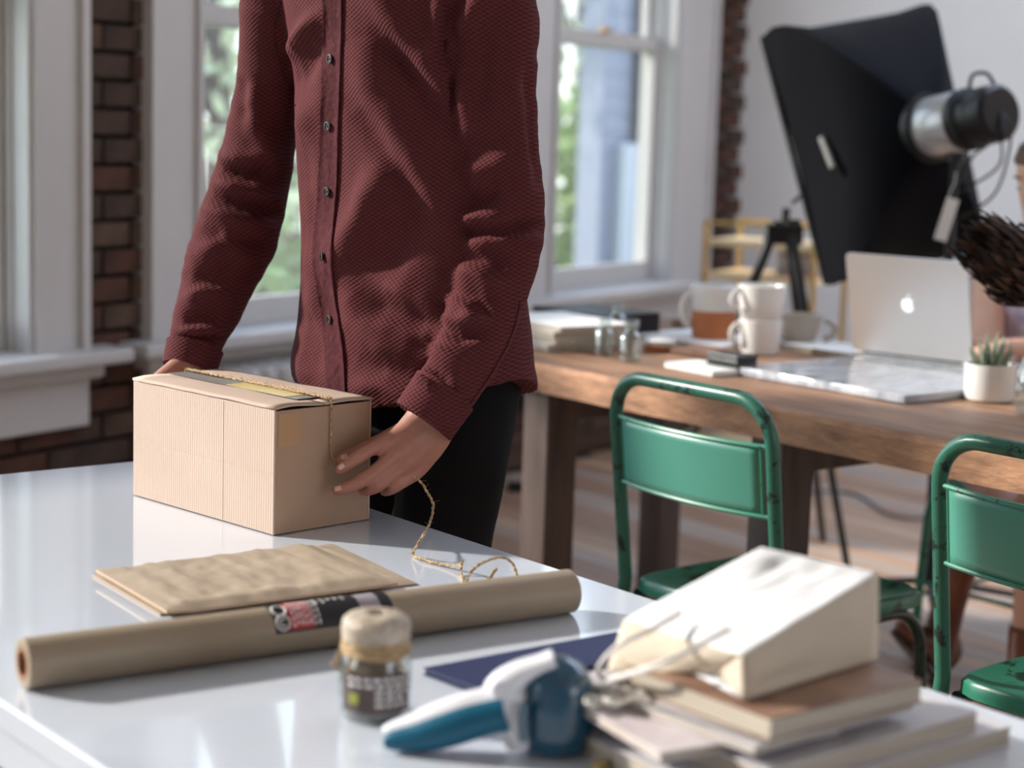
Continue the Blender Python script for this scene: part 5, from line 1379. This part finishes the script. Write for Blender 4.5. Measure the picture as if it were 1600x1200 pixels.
for h_, k_, a_ in ((hR, kR, aR), (hL, kL, aL)):
    P, R_ = dense([h_, h_.lerp(k_, .5), k_, k_.lerp(a_, .3), k_.lerp(a_, .65), a_], [.082, .068, .054, .052, .040, .032], 36); bd.tube(P, R_, 16, round_ends=True)
me = remesh(bd, .005, 4, 'body'); wk(link('body', me, M_skin2, None, ang=0))
# blouse and skirt
m = MB(); m.rings([wring(f, l, z, a*1.10+.006, b*1.12+.006) for f, l, z, a, b in [(0, 0, .545, .155, .108)]+trs[2:7]+[(.03, 0, 1.022, .10, .06)]])
for s0, e0 in ((rs_, re), (ls, le)): m.tube([s0, s0.lerp(e0, .26)], [.056, .055], 16)
me = remesh(m, .007, 3, 'blouse')
for v in me.vertices: v.co += v.normal*.004*noise.noise(v.co*16)
wk(link('blouse', me, M_floral, None, ang=0))
m = MB(); m.rings([wring(*q) for q in ((0, 0, .462, .175, .125), (0, 0, .54, .170, .12), (0, 0, .60, .15, .105))])
for h_, k_ in ((hR, kR), (hL, kL)): m.tube([h_, h_.lerp(k_, .55)], [.096, .088], 18)
me = remesh(m, .009, 4, 'skirt')
for v in me.vertices: v.co += v.normal*.004*noise.noise(v.co*14)
wk(link('skirt', me, M_skirt, None, ang=0))
# boots
def boot(heel, toe, ank, shaft):
    r_ = MB(); ax = (toe-heel); ln = ax.length; ax = ax.normalized(); upv = ((ank-heel)-ax*(ank-heel).dot(ax)).normalized(); sd2 = ax.cross(upv).normalized(); R = []
    L2 = .245; toe = heel+ax*L2
    for t, w_, h_ in ((.0, .018, .05), (.03, .030, .085), (.22, .034, .10), (.42, .036, .08), (.62, .041, .058), (.82, .040, .044), (.95, .026, .034), (1.0, .010, .018)):
        c = heel+ax*(t*L2)+upv*(.012+.012*(1-t))
        R.append([c+sd2*(w_*math.cos(2*PI*k/18))+upv*(h_*.5+h_*.5*math.sin(2*PI*k/18)) for k in range(18)])
    r_.rings(R)
    a0 = heel+ax*.055+upv*.05; up2 = (shaft-a0).normalized()
    r_.tube([a0, a0.lerp(ank, .6), ank, ank+(shaft-ank).normalized()*.045], [.040, .038, .040, .043], 18)
    me = remesh(r_, .005, 4, 'boot'); b_ = wk(link('boot', me, M_boot, None, ang=0))
    s_ = MB()
    s_.rings([[heel+ax*(L2*(.5+.51*math.cos(2*PI*k/28)))+sd2*(.038*math.sin(2*PI*k/28)*(1 if math.cos(2*PI*k/28) > 0 else .82))+upv*z for k in range(28)] for z in (.003, .016)])
    s_.hexa([heel+ax*a+sd2*b+upv*z for z in (-.012, .005) for a, b in ((.0, -.026), (.055, -.028), (.055, .028), (.0, .026))])
    so = s_.build('sole', M_sole, None, False); so.parent = b_
boot(hlR+Vector((0, 0, .014)), toR, aR, kR)
hl = H(1604, 1085, 0); boot(Vector((aL.x, aL.y, .014))-wf*.05, Vector((aL.x, aL.y, .014))+wf*.2, Vector((aL.x, aL.y, .16)), kL)
# hair, eyes
m = MB(); R = []
for z, w_, f_, bk in ((-.20, .085, -.010, .115), (-.12, .088, -.0, .118), (-.05, .086, .004, .112), (.0, .083, .02, .112), (.04, .083, .055, .112), (.075, .078, .088, .106), (.105, .060, .078, .085), (.125, .03, .035, .045), (.129, .003, .003, .003)):
    R.append([wh(w_*math.cos(2*PI*k/44)*(1+.05*noise.noise((k*.9, z*9, 0))), (f_ if math.sin(2*PI*k/44) > 0 else bk)*math.sin(2*PI*k/44)-.006, z) for k in range(44)])
wk(m.rings(R).build('hair', M_hairb, None))
for sg in (1, -1):
    e_ = wk(MB().ball(wh(sg*.029, .0705, .014), .0100, n=14, m=8).build('eye', M_eye, None)); i_ = MB().ball(wh(sg*.029, .0780, .012), .0042, n=10, m=6).build('iris', M_iris, None); i_.parent = e_
m = MB()
for sg in (1, -1): m.tube([wh(sg*.014, .087, .036), wh(sg*.030, .086, .042), wh(sg*.045, .076, .037)], [.002, .003, .0015], 6)
wk(m.build('eyebrows', M_hairb, None))
print('tris', sum(len(o.data.loop_triangles) if False else sum(len(p.vertices)-2 for p in o.data.polygons) for o in SC.objects if o.type == 'MESH'))
